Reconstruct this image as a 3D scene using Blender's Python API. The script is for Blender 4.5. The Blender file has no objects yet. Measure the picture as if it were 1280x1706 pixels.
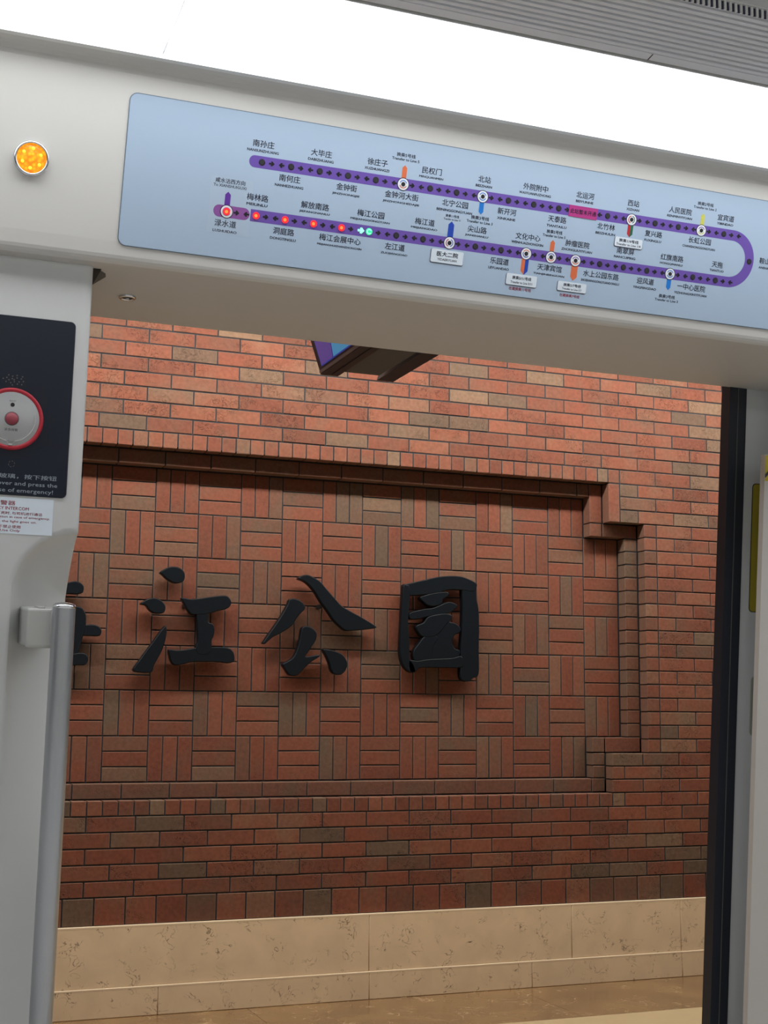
import bpy, bmesh, math, random
from mathutils import Vector, Matrix

# ------------------------------------------------------------------ camera, world, lights
CAM = Vector((-1.04396, -5.932, 1.23314))
F = 2283.0
scene = bpy.context.scene
COL = scene.collection


def rodrigues(w):
    t = w.length
    return Matrix.Rotation(t, 3, w.normalized())


Rwc = rodrigues(Vector((-0.14209, -0.37295, 0.03529))) @ Matrix(((1, 0, 0), (0, 0, -1), (0, 1, 0)))
Mcw = Rwc.transposed()
cd = bpy.data.cameras.new('camera')
cam = bpy.data.objects.new('camera', cd)
COL.objects.link(cam)
rot = Mcw @ Matrix(((1, 0, 0), (0, -1, 0), (0, 0, -1)))
cam.matrix_world = Matrix.Translation(CAM) @ rot.to_4x4()
cd.sensor_fit = 'HORIZONTAL'
cd.sensor_width = 36.0
cd.lens = 36.0 * F / 1280.0
cd.clip_start = 0.05
scene.camera = cam

world = bpy.data.worlds.new('world')
scene.world = world
world.use_nodes = True
world.node_tree.nodes['Background'].inputs[0].default_value = (0.75, 0.8, 0.85, 1)
world.node_tree.nodes['Background'].inputs[1].default_value = 0.02

scene.view_settings.view_transform = 'Standard'
scene.view_settings.look = 'None'
scene.view_settings.gamma = 1.0
scene.view_settings.use_curve_mapping = False
scene.view_settings.exposure = 0.0

WALL_LAMP = 270.0       # W, linear lamp above the brick wall
PLATFORM_LAMP = 3.0   # W, each of the lamps over the middle of the platform
DIFFUSER = 4.9         # emission of the carriage's luminous ceiling panels


def area(name, loc, rotx, sx, sy, power, col):
    l = bpy.data.lights.new(name, 'AREA')
    l.shape = 'RECTANGLE'
    l.size = sx
    l.size_y = sy
    l.energy = power
    l.color = col
    o = bpy.data.objects.new(name, l)
    o.location = loc
    o.rotation_euler = (rotx, 0, 0)
    COL.objects.link(o)
    return o


area('wall_lamp_light', (1.2, -.93, 3.27), math.radians(32), 8.0, 0.20, WALL_LAMP, (1.0, 0.93, 0.84))
area('platform_lamp_light', (1.2, -3.0, 3.27), 0, 8.0, 0.15, PLATFORM_LAMP, (1.0, 0.93, 0.84))


# ------------------------------------------------------------------ materials
def new_mat(name):
    m = bpy.data.materials.new(name)
    m.use_nodes = True
    nt = m.node_tree
    return m, nt, nt.nodes['Principled BSDF']


def N(nt, t, **k):
    n = nt.nodes.new(t)
    for a, v in k.items():
        setattr(n, a, v)
    return n


def simple(name, col, rough=0.5, metal=0.0, emit=None, es=0.0, spec=0.5, noise=0.0, nscale=20.0, bump=0.0, coat=0.0):
    m, nt, b = new_mat(name)
    b.inputs['Base Color'].default_value = (*col, 1)
    b.inputs['Roughness'].default_value = rough
    b.inputs['Metallic'].default_value = metal
    b.inputs['Specular IOR Level'].default_value = spec
    b.inputs['Coat Weight'].default_value = coat
    if emit:
        b.inputs['Emission Color'].default_value = (*emit, 1)
        b.inputs['Emission Strength'].default_value = es
    if noise or bump:
        geo = N(nt, 'ShaderNodeNewGeometry')
        nz = N(nt, 'ShaderNodeTexNoise')
        nz.inputs['Scale'].default_value = nscale
        nz.inputs['Detail'].default_value = 4
        nt.links.new(geo.outputs['Position'], nz.inputs['Vector'])
        if noise:
            mx = N(nt, 'ShaderNodeMix', data_type='RGBA')
            mx.inputs[6].default_value = (*[c * (1 - noise) for c in col], 1)
            mx.inputs[7].default_value = (*[min(1, c * (1 + noise)) for c in col], 1)
            nt.links.new(nz.outputs['Fac'], mx.inputs[0])
            nt.links.new(mx.outputs[2], b.inputs['Base Color'])
        if bump:
            bp = N(nt, 'ShaderNodeBump')
            bp.inputs['Strength'].default_value = bump
            bp.inputs['Distance'].default_value = 0.002
            nt.links.new(nz.outputs['Fac'], bp.inputs['Height'])
            nt.links.new(bp.outputs['Normal'], b.inputs['Normal'])
    return m


def ramp(nt, src, pts):
    r = N(nt, 'ShaderNodeValToRGB')
    el = r.color_ramp.elements
    while len(el) > 1:
        el.remove(el[0])
    el[0].position = pts[0][0]
    el[0].color = pts[0][1]
    for p, c in pts[1:]:
        e = el.new(p)
        e.color = c
    nt.links.new(src, r.inputs[0])
    return r


W4 = (1, 1, 1, 1)
B4 = (0, 0, 0, 1)


def brick_mat(name, loose, worms):
    """fired clay: colour from each brick's own tint (object colour) or, for joined bricks, from its island"""
    m, nt, b = new_mat(name)
    L = nt.links
    geo = N(nt, 'ShaderNodeNewGeometry')
    if loose:
        src = geo.outputs['Random Per Island']
        grey = ramp(nt, src, [(0.0, B4), (0.8, B4), (0.86, W4)]).outputs[0]
        val = src
    else:
        oi = N(nt, 'ShaderNodeObjectInfo')
        sp = N(nt, 'ShaderNodeSeparateColor')
        L.new(oi.outputs['Color'], sp.inputs[0])
        grey = sp.outputs[0]
        val = sp.outputs[1]
    # grey firing clouds on every brick
    n1 = N(nt, 'ShaderNodeTexNoise')
    n1.inputs['Scale'].default_value = 7.0
    n1.inputs['Detail'].default_value = 3
    L.new(geo.outputs['Position'], n1.inputs['Vector'])
    cl = ramp(nt, n1.outputs['Fac'], [(0.46, B4), (0.74, (0.5, 0.5, 0.5, 1))])
    ad = N(nt, 'ShaderNodeMath', operation='ADD', use_clamp=True)
    L.new(grey, ad.inputs[0])
    L.new(cl.outputs[0], ad.inputs[1])
    red = ramp(nt, val, [(0.0, (0.160, 0.052, 0.032, 1)), (0.5, (0.200, 0.064, 0.038, 1)), (1.0, (0.225, 0.078, 0.046, 1))])
    gry = ramp(nt, val, [(0.0, (0.112, 0.075, 0.052, 1)), (0.5, (0.135, 0.088, 0.060, 1)), (1.0, (0.20, 0.125, 0.080, 1))])
    mx = N(nt, 'ShaderNodeMix', data_type='RGBA')
    L.new(ad.outputs[0], mx.inputs[0])
    L.new(red.outputs[0], mx.inputs[6])
    L.new(gry.outputs[0], mx.inputs[7])
    # grain
    n2 = N(nt, 'ShaderNodeTexNoise')
    n2.inputs['Scale'].default_value = 60.0
    n2.inputs['Detail'].default_value = 6
    L.new(geo.outputs['Position'], n2.inputs['Vector'])
    g = ramp(nt, n2.outputs['Fac'], [(0.25, (0.78, 0.78, 0.78, 1)), (0.75, (1.14, 1.14, 1.14, 1))])
    mu = N(nt, 'ShaderNodeMix', data_type='RGBA', blend_type='MULTIPLY')
    mu.inputs[0].default_value = 1
    L.new(mx.outputs[2], mu.inputs[6])
    L.new(g.outputs[0], mu.inputs[7])
    # worm shaped creases of the moulded face
    n3 = N(nt, 'ShaderNodeTexNoise')
    n3.inputs['Scale'].default_value = 34.0
    n3.inputs['Detail'].default_value = 1.0
    n3.inputs['Distortion'].default_value = 1.6
    L.new(geo.outputs['Position'], n3.inputs['Vector'])
    wm = ramp(nt, n3.outputs['Fac'], [(0.46, B4), (0.485, W4), (0.51, W4), (0.53, B4)])
    n4 = N(nt, 'ShaderNodeTexNoise')
    n4.inputs['Scale'].default_value = 6.0
    L.new(geo.outputs['Position'], n4.inputs['Vector'])
    wk = ramp(nt, n4.outputs['Fac'], [(0.52, B4), (0.6, W4)])
    ws = N(nt, 'ShaderNodeMath', operation='MULTIPLY')
    L.new(wm.outputs[0], ws.inputs[0])
    L.new(wk.outputs[0], ws.inputs[1])
    w2 = N(nt, 'ShaderNodeMath', operation='MULTIPLY')
    w2.inputs[1].default_value = worms
    L.new(ws.outputs[0], w2.inputs[0])
    dk = N(nt, 'ShaderNodeMix', data_type='RGBA', blend_type='MULTIPLY')
    L.new(w2.outputs[0], dk.inputs[0])
    L.new(mu.outputs[2], dk.inputs[6])
    dk.inputs[7].default_value = (0.62, 0.62, 0.64, 1)
    col_out = dk.outputs[2]
    if not loose:
        tc = N(nt, 'ShaderNodeTexCoord')
        sx = N(nt, 'ShaderNodeSeparateXYZ')
        L.new(tc.outputs['Object'], sx.inputs[0])
        gx = N(nt, 'ShaderNodeSeparateXYZ')
        L.new(tc.outputs['Generated'], gx.inputs[0])
        es = []
        for ax in (0, 2):
            m1 = N(nt, 'ShaderNodeMath', operation='SUBTRACT')
            L.new(gx.outputs[ax], m1.inputs[0])
            m1.inputs[1].default_value = 0.5
            m2 = N(nt, 'ShaderNodeMath', operation='ABSOLUTE')
            L.new(m1.outputs[0], m2.inputs[0])
            m3 = N(nt, 'ShaderNodeMath', operation='SUBTRACT')
            m3.inputs[0].default_value = 0.5
            L.new(m2.outputs[0], m3.inputs[1])
            # fraction * size = metres from the edge
            m4 = N(nt, 'ShaderNodeMath', operation='DIVIDE')
            L.new(m3.outputs[0], m4.inputs[0])
            m5 = N(nt, 'ShaderNodeMath', operation='ABSOLUTE')
            m6 = N(nt, 'ShaderNodeMath', operation='DIVIDE')
            L.new(m1.outputs[0], m6.inputs[0])
            L.new(sx.outputs[ax], m6.inputs[1])
            L.new(m6.outputs[0], m5.inputs[0])
            L.new(m5.outputs[0], m4.inputs[1])
            es.append(m4)
        mn = N(nt, 'ShaderNodeMath', operation='MINIMUM')
        L.new(es[0].outputs[0], mn.inputs[0])
        L.new(es[1].outputs[0], mn.inputs[1])
        er = ramp(nt, mn.outputs[0], [(0.0, (0.32, 0.32, 0.32, 1)), (0.0026, (0.26, 0.26, 0.26, 1)), (0.0040, B4)])
        em = N(nt, 'ShaderNodeMix', data_type='RGBA')
        L.new(er.outputs[0], em.inputs[0])
        L.new(col_out, em.inputs[6])
        em.inputs[7].default_value = (0.27, 0.20, 0.155, 1)
        col_out = em.outputs[2]
    L.new(col_out, b.inputs['Base Color'])
    hs = N(nt, 'ShaderNodeMath', operation='SUBTRACT')
    hm = N(nt, 'ShaderNodeMath', operation='MULTIPLY')
    hm.inputs[1].default_value = 0.5
    L.new(n2.outputs['Fac'], hm.inputs[0])
    L.new(hm.outputs[0], hs.inputs[0])
    L.new(w2.outputs[0], hs.inputs[1])
    bp = N(nt, 'ShaderNodeBump')
    bp.inputs['Strength'].default_value = 0.7
    bp.inputs['Distance'].default_value = 0.0025
    L.new(hs.outputs[0], bp.inputs['Height'])
    L.new(bp.outputs['Normal'], b.inputs['Normal'])
    b.inputs['Roughness'].default_value = 0.75
    b.inputs['Specular IOR Level'].default_value = 0.25
    return m


def marble_mat(name, base, dark, vein, scale, vein_amt, rough):
    m, nt, b = new_mat(name)
    L = nt.links
    geo = N(nt, 'ShaderNodeNewGeometry')
    n1 = N(nt, 'ShaderNodeTexNoise')
    n1.inputs['Scale'].default_value = scale * 0.5
    n1.inputs['Detail'].default_value = 8
    n1.inputs['Distortion'].default_value = 0.6
    L.new(geo.outputs['Position'], n1.inputs['Vector'])
    r1 = ramp(nt, n1.outputs['Fac'], [(0.3, (*dark, 1)), (0.62, (*base, 1))])
    n2 = N(nt, 'ShaderNodeTexNoise')
    n2.inputs['Scale'].default_value = scale * 1.3
    n2.inputs['Detail'].default_value = 2.5
    n2.inputs['Distortion'].default_value = 1.4
    L.new(geo.outputs['Position'], n2.inputs['Vector'])
    wv = ramp(nt, n2.outputs['Fac'], [(0.482, B4), (0.5, W4), (0.518, B4)])
    n3 = N(nt, 'ShaderNodeTexNoise')
    n3.inputs['Scale'].default_value = scale * 0.9
    L.new(geo.outputs['Position'], n3.inputs['Vector'])
    wk = ramp(nt, n3.outputs['Fac'], [(0.52, B4), (0.62, (vein_amt, vein_amt, vein_amt, 1))])
    mt = N(nt, 'ShaderNodeMath', operation='MULTIPLY')
    L.new(wv.outputs[0], mt.inputs[0])
    L.new(wk.outputs[0], mt.inputs[1])
    mx = N(nt, 'ShaderNodeMix', data_type='RGBA')
    L.new(mt.outputs[0], mx.inputs[0])
    L.new(r1.outputs[0], mx.inputs[6])
    mx.inputs[7].default_value = (*vein, 1)
    L.new(mx.outputs[2], b.inputs['Base Color'])
    b.inputs['Roughness'].default_value = rough
    return m


M = {}
M['brick'] = brick_mat('brick_clay', False, 0.9)
M['brick_smooth'] = brick_mat('brick_clay_smooth', False, 0.25)
M['brick_loose'] = brick_mat('brick_clay_joined', True, 0.7)
M['mortar'] = simple('mortar', (0.022, 0.024, 0.030), 0.9, noise=0.2, nscale=60)
M['dado'] = marble_mat('beige_marble', (0.80, 0.63, 0.43), (0.72, 0.56, 0.38), (0.16, 0.10, 0.06), 14, 1.0, 0.5)
M['dado_edge'] = simple('polished_marble_edge', (0.8, 0.66, 0.48), 0.25)
M['brown_marble'] = marble_mat('brown_marble', (0.27, 0.165, 0.075), (0.18, 0.105, 0.05), (0.62, 0.46, 0.27), 7, 0.8, 0.16)
M['beige_tile'] = marble_mat('beige_floor_stone', (0.62, 0.5, 0.3), (0.58, 0.46, 0.27), (0.5, 0.4, 0.25), 5, 0.2, 0.2)
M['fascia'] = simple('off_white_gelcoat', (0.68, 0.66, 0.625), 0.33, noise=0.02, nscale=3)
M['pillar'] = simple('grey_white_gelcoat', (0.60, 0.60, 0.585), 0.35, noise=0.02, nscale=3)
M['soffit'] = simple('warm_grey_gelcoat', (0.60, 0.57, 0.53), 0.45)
M['leaf'] = simple('door_leaf_paint', (0.66, 0.68, 0.69), 0.35)
M['rubber'] = simple('black_rubber', (0.016, 0.020, 0.030), 0.45)
M['thin_line'] = simple('seal_ridge', (0.10, 0.10, 0.09), 0.4)
M['steel'] = simple('brushed_steel', (0.5, 0.51, 0.53), 0.36, 0.8, bump=0.15, nscale=300)
M['chrome'] = simple('chrome', (0.75, 0.76, 0.78), 0.15, 1.0)
M['bracket'] = simple('cast_aluminium', (0.5, 0.5, 0.475), 0.5, 0.4)
M['dark'] = simple('dark_recess', (0.008, 0.008, 0.009), 0.7)
M['alu'] = simple('satin_aluminium', (0.82, 0.83, 0.86), 0.5, 0.35)
M['alu_light'] = simple('bright_aluminium_lip', (0.8, 0.8, 0.78), 0.35, 0.3)
M['ceiling_gap'] = simple('grey_ceiling_paint', (0.6, 0.6, 0.6), 0.6)
M['diffuser'] = simple('lit_opal_diffuser', (0.9, 0.9, 0.9), 0.4, emit=(0.93, 0.965, 1.0), es=DIFFUSER)
M['seam'] = simple('diffuser_joint', (0.5, 0.5, 0.52), 0.4)
M['acrylic'] = simple('pale_blue_acrylic', (0.42, 0.53, 0.67), 0.22, coat=0.2)
M['acrylic_edge'] = simple('acrylic_edge', (0.12, 0.17, 0.22), 0.3)
M['purple'] = simple('purple_print', (0.155, 0.085, 0.40), 0.3)
M['mauve'] = simple('mauve_film', (0.27, 0.09, 0.33), 0.3)
M['film'] = simple('clear_film', (0.44, 0.54, 0.665), 0.15)
M['ink'] = simple('dark_ink', (0.015, 0.018, 0.045), 0.5)
M['black'] = simple('black_print', (0.010, 0.010, 0.014), 0.4)
M['lens_off'] = simple('unlit_lens', (0.035, 0.035, 0.04), 0.25)
M['white_print'] = simple('white_print', (0.8, 0.82, 0.85), 0.4)
M['white_label'] = simple('white_label', (0.72, 0.79, 0.86), 0.35)
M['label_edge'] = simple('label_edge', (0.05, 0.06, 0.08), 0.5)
M['red_ink'] = simple('red_ink', (0.42, 0.03, 0.07), 0.5)
M['pink'] = simple('magenta_sticker', (0.45, 0.035, 0.22), 0.4)
M['c_orange'] = simple('orange_print', (0.72, 0.16, 0.06), 0.4)
M['c_blue'] = simple('blue_print', (0.01, 0.19, 0.62), 0.4)
M['c_navy'] = simple('deep_blue_print', (0.01, 0.06, 0.42), 0.4)
M['c_red'] = simple('red_print', (0.5, 0.02, 0.03), 0.4)
M['c_green'] = simple('green_print', (0.015, 0.13, 0.07), 0.4)
M['c_yellow'] = simple('yellow_print', (0.62, 0.60, 0.12), 0.4)
M['c_purple'] = simple('violet_print', (0.12, 0.03, 0.32), 0.4)
M['led_red'] = simple('red_led', (0.8, 0.02, 0.02), 0.3, emit=(1.0, 0.012, 0.02), es=1.1)
M['led_hot'] = simple('red_led_core', (0.9, 0.2, 0.05), 0.3, emit=(1.0, 0.16, 0.03), es=1.4)
M['led_green'] = simple('green_led', (0.05, 0.7, 0.3), 0.3, emit=(0.0, 0.85, 0.22), es=0.9)
M['led_core'] = simple('green_led_core', (0.5, 0.9, 0.7), 0.3, emit=(0.12, 1.0, 0.4), es=1.1)
M['glass_black'] = simple('black_glass', (0.011, 0.015, 0.026), 0.2, spec=0.3)
M['ring_red'] = simple('red_ring', (0.45, 0.012, 0.03), 0.35)
M['disc'] = simple('brushed_disc', (0.42, 0.42, 0.42), 0.38, 0.5)
M['button'] = simple('dull_red_button', (0.32, 0.05, 0.07), 0.45)
M['pale_text'] = simple('pale_grey_print', (0.30, 0.34, 0.40), 0.5)
M['metal_text'] = simple('engraved_dark', (0.08, 0.07, 0.07), 0.5)
M['yellow'] = simple('warning_yellow', (0.62, 0.48, 0.03), 0.45)
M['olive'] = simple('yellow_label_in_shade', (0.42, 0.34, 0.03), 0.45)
M['lacquer'] = simple('black_lacquer', (0.005, 0.008, 0.012), 0.42, spec=0.18, bump=0.25, nscale=25)
M['housing'] = simple('display_housing', (0.075, 0.09, 0.10), 0.5)
M['housing_dark'] = simple('display_housing_dark', (0.012, 0.015, 0.024), 0.45)
M['housing_light'] = simple('display_bezel_edge', (0.16, 0.14, 0.15), 0.4)
M['scr_blue'] = simple('screen_blue', (0.0, 0.0, 0.0), 0.2, emit=(0.02, 0.05, 0.30), es=0.6)
M['scr_cyan'] = simple('screen_cyan', (0.0, 0.0, 0.0), 0.2, emit=(0.05, 0.30, 0.55), es=0.6)
M['scr_purple'] = simple('screen_purple', (0.0, 0.0, 0.0), 0.2, emit=(0.10, 0.06, 0.30), es=0.6)
M['scr_lime'] = simple('screen_lime', (0.0, 0.0, 0.0), 0.2, emit=(0.30, 0.55, 0.12), es=0.8)
M['scr_white'] = simple('screen_white', (0.0, 0.0, 0.0), 0.2, emit=(0.35, 0.5, 0.75), es=0.8)
M['lamp'] = simple('platform_lamp_tube', (0.9, 0.9, 0.9), 0.4, emit=(1.0, 0.93, 0.84), es=2.0)
M['train_floor'] = simple('grey_vinyl', (0.72, 0.71, 0.69), 0.45, noise=0.1, nscale=80)
M['platform_ceiling'] = simple('platform_ceiling_paint', (0.12, 0.115, 0.105), 0.7)


def amber_mat():
    m, nt, b = new_mat('amber_lens')
    L = nt.links
    tc = N(nt, 'ShaderNodeTexCoord')
    v = N(nt, 'ShaderNodeTexVoronoi')
    v.inputs['Scale'].default_value = 170.0
    L.new(tc.outputs['Object'], v.inputs['Vector'])
    r = ramp(nt, v.outputs['Distance'], [(0.0, (1.0, 0.62, 0.02, 1)), (0.38, (1.0, 0.34, 0.005, 1)), (0.75, (0.75, 0.13, 0.0, 1))])
    L.new(r.outputs[0], b.inputs['Emission Color'])
    b.inputs['Emission Strength'].default_value = 0.95
    b.inputs['Base Color'].default_value = (0.6, 0.25, 0.02, 1)
    b.inputs['Roughness'].default_value = 0.2
    return m


M['amber'] = amber_mat()


# ------------------------------------------------------------------ object helpers
def link(o, parent=None):
    COL.objects.link(o)
    if parent is not None:
        o.parent = parent
    return o


def obj(name, me, mat=None, parent=None):
    if mat is not None:
        me.materials.clear()
        me.materials.append(M[mat] if isinstance(mat, str) else mat)
    return link(bpy.data.objects.new(name, me), parent)


def tag(o, label=None, cat=None, group=None, kind=None):
    if label:
        o['label'] = label
    if cat:
        o['category'] = cat
    if group:
        o['group'] = group
    if kind:
        o['kind'] = kind
    return o


def empty(name, mw=None, loc=None):
    o = bpy.data.objects.new(name, None)
    o.empty_display_size = 0.05
    COL.objects.link(o)
    if mw is not None:
        o.matrix_world = mw
    if loc is not None:
        o.location = loc
    return o


def from_bm(bm, smooth=False, name='mesh'):
    bmesh.ops.recalc_face_normals(bm, faces=bm.faces)
    me = bpy.data.meshes.new(name)
    bm.to_mesh(me)
    bm.free()
    if smooth:
        for p in me.polygons:
            p.use_smooth = True
    return me


def bm_box(bm, x0, x1, y0, y1, z0, z1):
    vs = [bm.verts.new((x, y, z)) for x in (x0, x1) for y in (y0, y1) for z in (z0, z1)]
    for f in ((0, 1, 3, 2), (4, 6, 7, 5), (0, 4, 5, 1), (2, 3, 7, 6), (0, 2, 6, 4), (1, 5, 7, 3)):
        bm.faces.new([vs[i] for i in f])
    return vs


def boxes(lst):
    bm = bmesh.new()
    for b in lst:
        bm_box(bm, *b)
    return from_bm(bm)


def bevel_box(x0, x1, y0, y1, z0, z1, w, seg=2):
    bm = bmesh.new()
    bm_box(bm, x0, x1, y0, y1, z0, z1)
    bmesh.ops.bevel(bm, geom=list(bm.edges), offset=w, segments=seg, affect='EDGES', profile=0.6)
    me = from_bm(bm, True)
    for p in me.polygons:
        p.use_smooth = max(abs(c) for c in p.normal) < .995
    return me


def prism_x(pts, x0, x1):
    """extrude a (y, z) outline along X"""
    bm = bmesh.new()
    a = [bm.verts.new((x0, y, z)) for y, z in pts]
    b = [bm.verts.new((x1, y, z)) for y, z in pts]
    n = len(pts)
    bm.faces.new(a)
    bm.faces.new(b[::-1])
    for i in range(n):
        bm.faces.new((a[i], a[(i + 1) % n], b[(i + 1) % n], b[i]))
    return from_bm(bm)


def plate(pts, n0, n1):
    """prism over a flat outline in local xy, from height n0 to n1 along local z"""
    bm = bmesh.new()
    a = [bm.verts.new((x, y, n0)) for x, y in pts]
    b = [bm.verts.new((x, y, n1)) for x, y in pts]
    n = len(pts)
    bm.faces.new(a[::-1])
    bm.faces.new(b)
    for i in range(n):
        bm.faces.new((a[i], a[(i + 1) % n], b[(i + 1) % n], b[i]))
    return from_bm(bm)


def rrect(x0, x1, y0, y1, r, seg=6):
    pts = []
    for cx, cy, a0 in ((x1 - r, y1 - r, 0), (x0 + r, y1 - r, 90), (x0 + r, y0 + r, 180), (x1 - r, y0 + r, 270)):
        for k in range(seg + 1):
            a = math.radians(a0 + 90 * k / seg)
            pts.append((cx + r * math.cos(a), cy + r * math.sin(a)))
    return pts


def circle(cx, cy, r, n=28, a0=0, a1=360):
    full = abs(a1 - a0) >= 360
    m = n if full else n + 1
    return [(cx + r * math.cos(math.radians(a0 + (a1 - a0) * k / n)), cy + r * math.sin(math.radians(a0 + (a1 - a0) * k / n))) for k in range(m)]


def arc_band(cx, cy, r0, r1, a0, a1, n=16):
    return circle(cx, cy, r1, n, a0, a1) + circle(cx, cy, r0, n, a0, a1)[::-1]


def lathe(profile, seg=32, smooth=True):
    """revolve (r, h) about local z"""
    bm = bmesh.new()
    rings = []
    for r, h in profile:
        if r < 1e-6:
            rings.append([bm.verts.new((0, 0, h))])
        else:
            rings.append([bm.verts.new((r * math.cos(2 * math.pi * k / seg), r * math.sin(2 * math.pi * k / seg), h)) for k in range(seg)])
    for a, b in zip(rings, rings[1:]):
        for k in range(seg):
            k2 = (k + 1) % seg
            if len(a) == 1 and len(b) == 1:
                continue
            if len(a) == 1:
                bm.faces.new((a[0], b[k], b[k2]))
            elif len(b) == 1:
                bm.faces.new((a[k], b[0], a[k2]))
            else:
                bm.faces.new((a[k], b[k], b[k2], a[k2]))
    return from_bm(bm, smooth)


_tc = {}


def text_mesh(body, w=None, h=None, bold=0.0, xs=1.0):
    """flat lettering, centred on its own bounds and scaled to width w and / or height h"""
    key = (body, w, h, bold)
    if key in _tc:
        return _tc[key]
    cu = bpy.data.curves.new('lettering', 'FONT')
    cu.body = body
    cu.size = 1.0
    cu.resolution_u = 2
    cu.fill_mode = 'FRONT'
    o = bpy.data.objects.new('lettering', cu)
    COL.objects.link(o)
    dg = bpy.context.evaluated_depsgraph_get()
    me = bpy.data.meshes.new_from_object(o.evaluated_get(dg))
    bpy.data.objects.remove(o)
    if bold:
        bm = bmesh.new()
        for dx, dy in ((-bold, 0), (bold, 0), (0, bold * .7), (0, -bold * .7)):
            n0 = len(bm.verts)
            bm.from_mesh(me)
            bm.verts.ensure_lookup_table()
            for v in bm.verts[n0:]:
                v.co.x += dx
                v.co.y += dy
        bm.to_mesh(me)
        bm.free()
    xs_ = [v.co.x for v in me.vertices]
    ys_ = [v.co.y for v in me.vertices]
    x0, x1, y0, y1 = min(xs_), max(xs_), min(ys_), max(ys_)
    sx = (w / (x1 - x0)) if w else None
    sy = (h / (y1 - y0)) if h else None
    sx = sx or sy
    sy = sy or sx
    for v in me.vertices:
        v.co.x = (v.co.x - (x0 + x1) / 2) * sx
        v.co.y = (v.co.y - (y0 + y1) / 2) * sy
        v.co.z = 0
    _tc[key] = me
    return me


def text(name, body, x, y, n, parent, mat='ink', w=None, h=None, bold=0.0, align='c'):
    me = text_mesh(body, w, h, bold)
    o = obj(name, me.copy(), mat, parent)
    if align != 'c':
        xs_ = [v.co.x for v in me.vertices]
        x = x - min(xs_) if align == 'l' else x - max(xs_)
    o.location = (x, y, n)
    return o


def frame_matrix(tl, D0, z0):
    """origin on the plane D = D0 - tl*(z - z0) at z0, axes X, up the plane, towards the cabin"""
    h = math.hypot(1, tl)
    up = Vector((0, -tl, 1)) / h
    n = Vector((0, -1, -tl)) / h
    x = Vector((1, 0, 0))
    m = Matrix((x, up, n)).transposed().to_4x4()
    return Matrix.Translation((0, CAM.y + D0, z0)) @ m


def Y(D):
    return CAM.y + D


rnd = random.Random(7)

# ------------------------------------------------------------------ station wall: bricks
GAP = 0.0058
_bm_cache = {}


def brick_mesh(w, h, d, variant, mat):
    """w along X, h along Z, front at y=0, back at y=d; worn, slightly chamfered front"""
    key = (round(w, 3), round(h, 3), round(d, 3), variant, mat)
    if key in _bm_cache:
        return _bm_cache[key]
    r = random.Random(hash((round(w, 3), round(h, 3), variant)))
    bm = bmesh.new()
    j = lambda a: r.uniform(-a, a)
    x, z = w / 2, h / 2
    c = 0.0022
    back = [bm.verts.new((sx * x, d, sz * z)) for sx, sz in ((-1, -1), (1, -1), (1, 1), (-1, 1))]
    mid = [bm.verts.new((sx * x + j(.0006), 0.0018, sz * z + j(.0006))) for sx, sz in ((-1, -1), (1, -1), (1, 1), (-1, 1))]
    fr = [bm.verts.new((sx * (x - c) + j(.0007), j(.0004), sz * (z - c) + j(.0007))) for sx, sz in ((-1, -1), (1, -1), (1, 1), (-1, 1))]
    bm.faces.new(back[::-1])
    bm.faces.new(fr)
    for a, b in ((back, mid), (mid, fr)):
        for k in range(4):
            bm.faces.new((a[k], a[(k + 1) % 4], b[(k + 1) % 4], b[k]))
    me = from_bm(bm, False, 'brick')
    me.materials.append(M[mat])
    _bm_cache[key] = me
    return me


def brick(parent, x0, x1, z0, z1, yf, d=0.062, grey=None, mat='brick', g=GAP, bright=None, proud=0.0012):
    w, h = x1 - x0 - g, z1 - z0 - g
    me = brick_mesh(w, h, d, rnd.randrange(3), mat)
    o = bpy.data.objects.new('brick', me)
    o.location = ((x0 + x1) / 2, yf + rnd.uniform(-proud, proud), (z0 + z1) / 2)
    o.rotation_euler = (rnd.uniform(-.006, .006), rnd.uniform(-.0025, .0025), rnd.uniform(-.004, .004))
    if grey is None:
        t = rnd.random()
        grey = 0.9 if t < 0.10 else (0.55 if t < 0.17 else rnd.uniform(0, .14))
    o.color = (grey, rnd.random() if bright is None else bright, 0, 1)
    link(o, parent)
    return o


def loose_bricks(name, lst, parent, label=None):
    bm = bmesh.new()
    for x0, x1, z0, z1, yf, d in lst:
        g = GAP / 2
        bm_box(bm, x0 + g, x1 - g, yf + rnd.uniform(-.001, .001), yf + d, z0 + g, z1 - g)
    o = obj(name, from_bm(bm), 'brick_loose', parent)
    o['kind'] = 'stuff'
    return o


ZB = 2.432
zr = {}
for i in range(0, 14):
    zr[i] = ZB + .0650 * i
zr[-1] = 2.362
for i in range(2, 5):
    zr[-i] = 2.362 + (2.168 - 2.362) * (i - 1) / 3
for i in range(5, 22):
    zr[-i] = 2.168 + (1.0505 - 2.168) * (i - 4) / 17
for i in range(22, 25):
    zr[-i] = 1.0505 + (.8636 - 1.0505) * (i - 21) / 3
for i in range(25, 31):
    zr[-i] = .8636 - .0651 * (i - 24)
ZT = zr[-30]           # top of the tall bottom course
ZM = 0.3605            # top of the marble dado
U0, LB = 0.014, 0.2054
P0, P1, P2 = -0.13, -0.065, 0.0     # outer wall, first step, woven panel
XL, XR = -0.30, 3.12                 # bricks built one by one between these
XFL, XFR = -3.2, 5.4


def joints(phase, a, b, ref=U0, L=LB):
    k = math.floor((a - ref) / L) - 1
    out = []
    while True:
        x = ref + (k + phase) * L
        if x > b - .022:
            break
        if x > a + .022:
            out.append(x)
        k += 1
    return [a] + out + [b]


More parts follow.
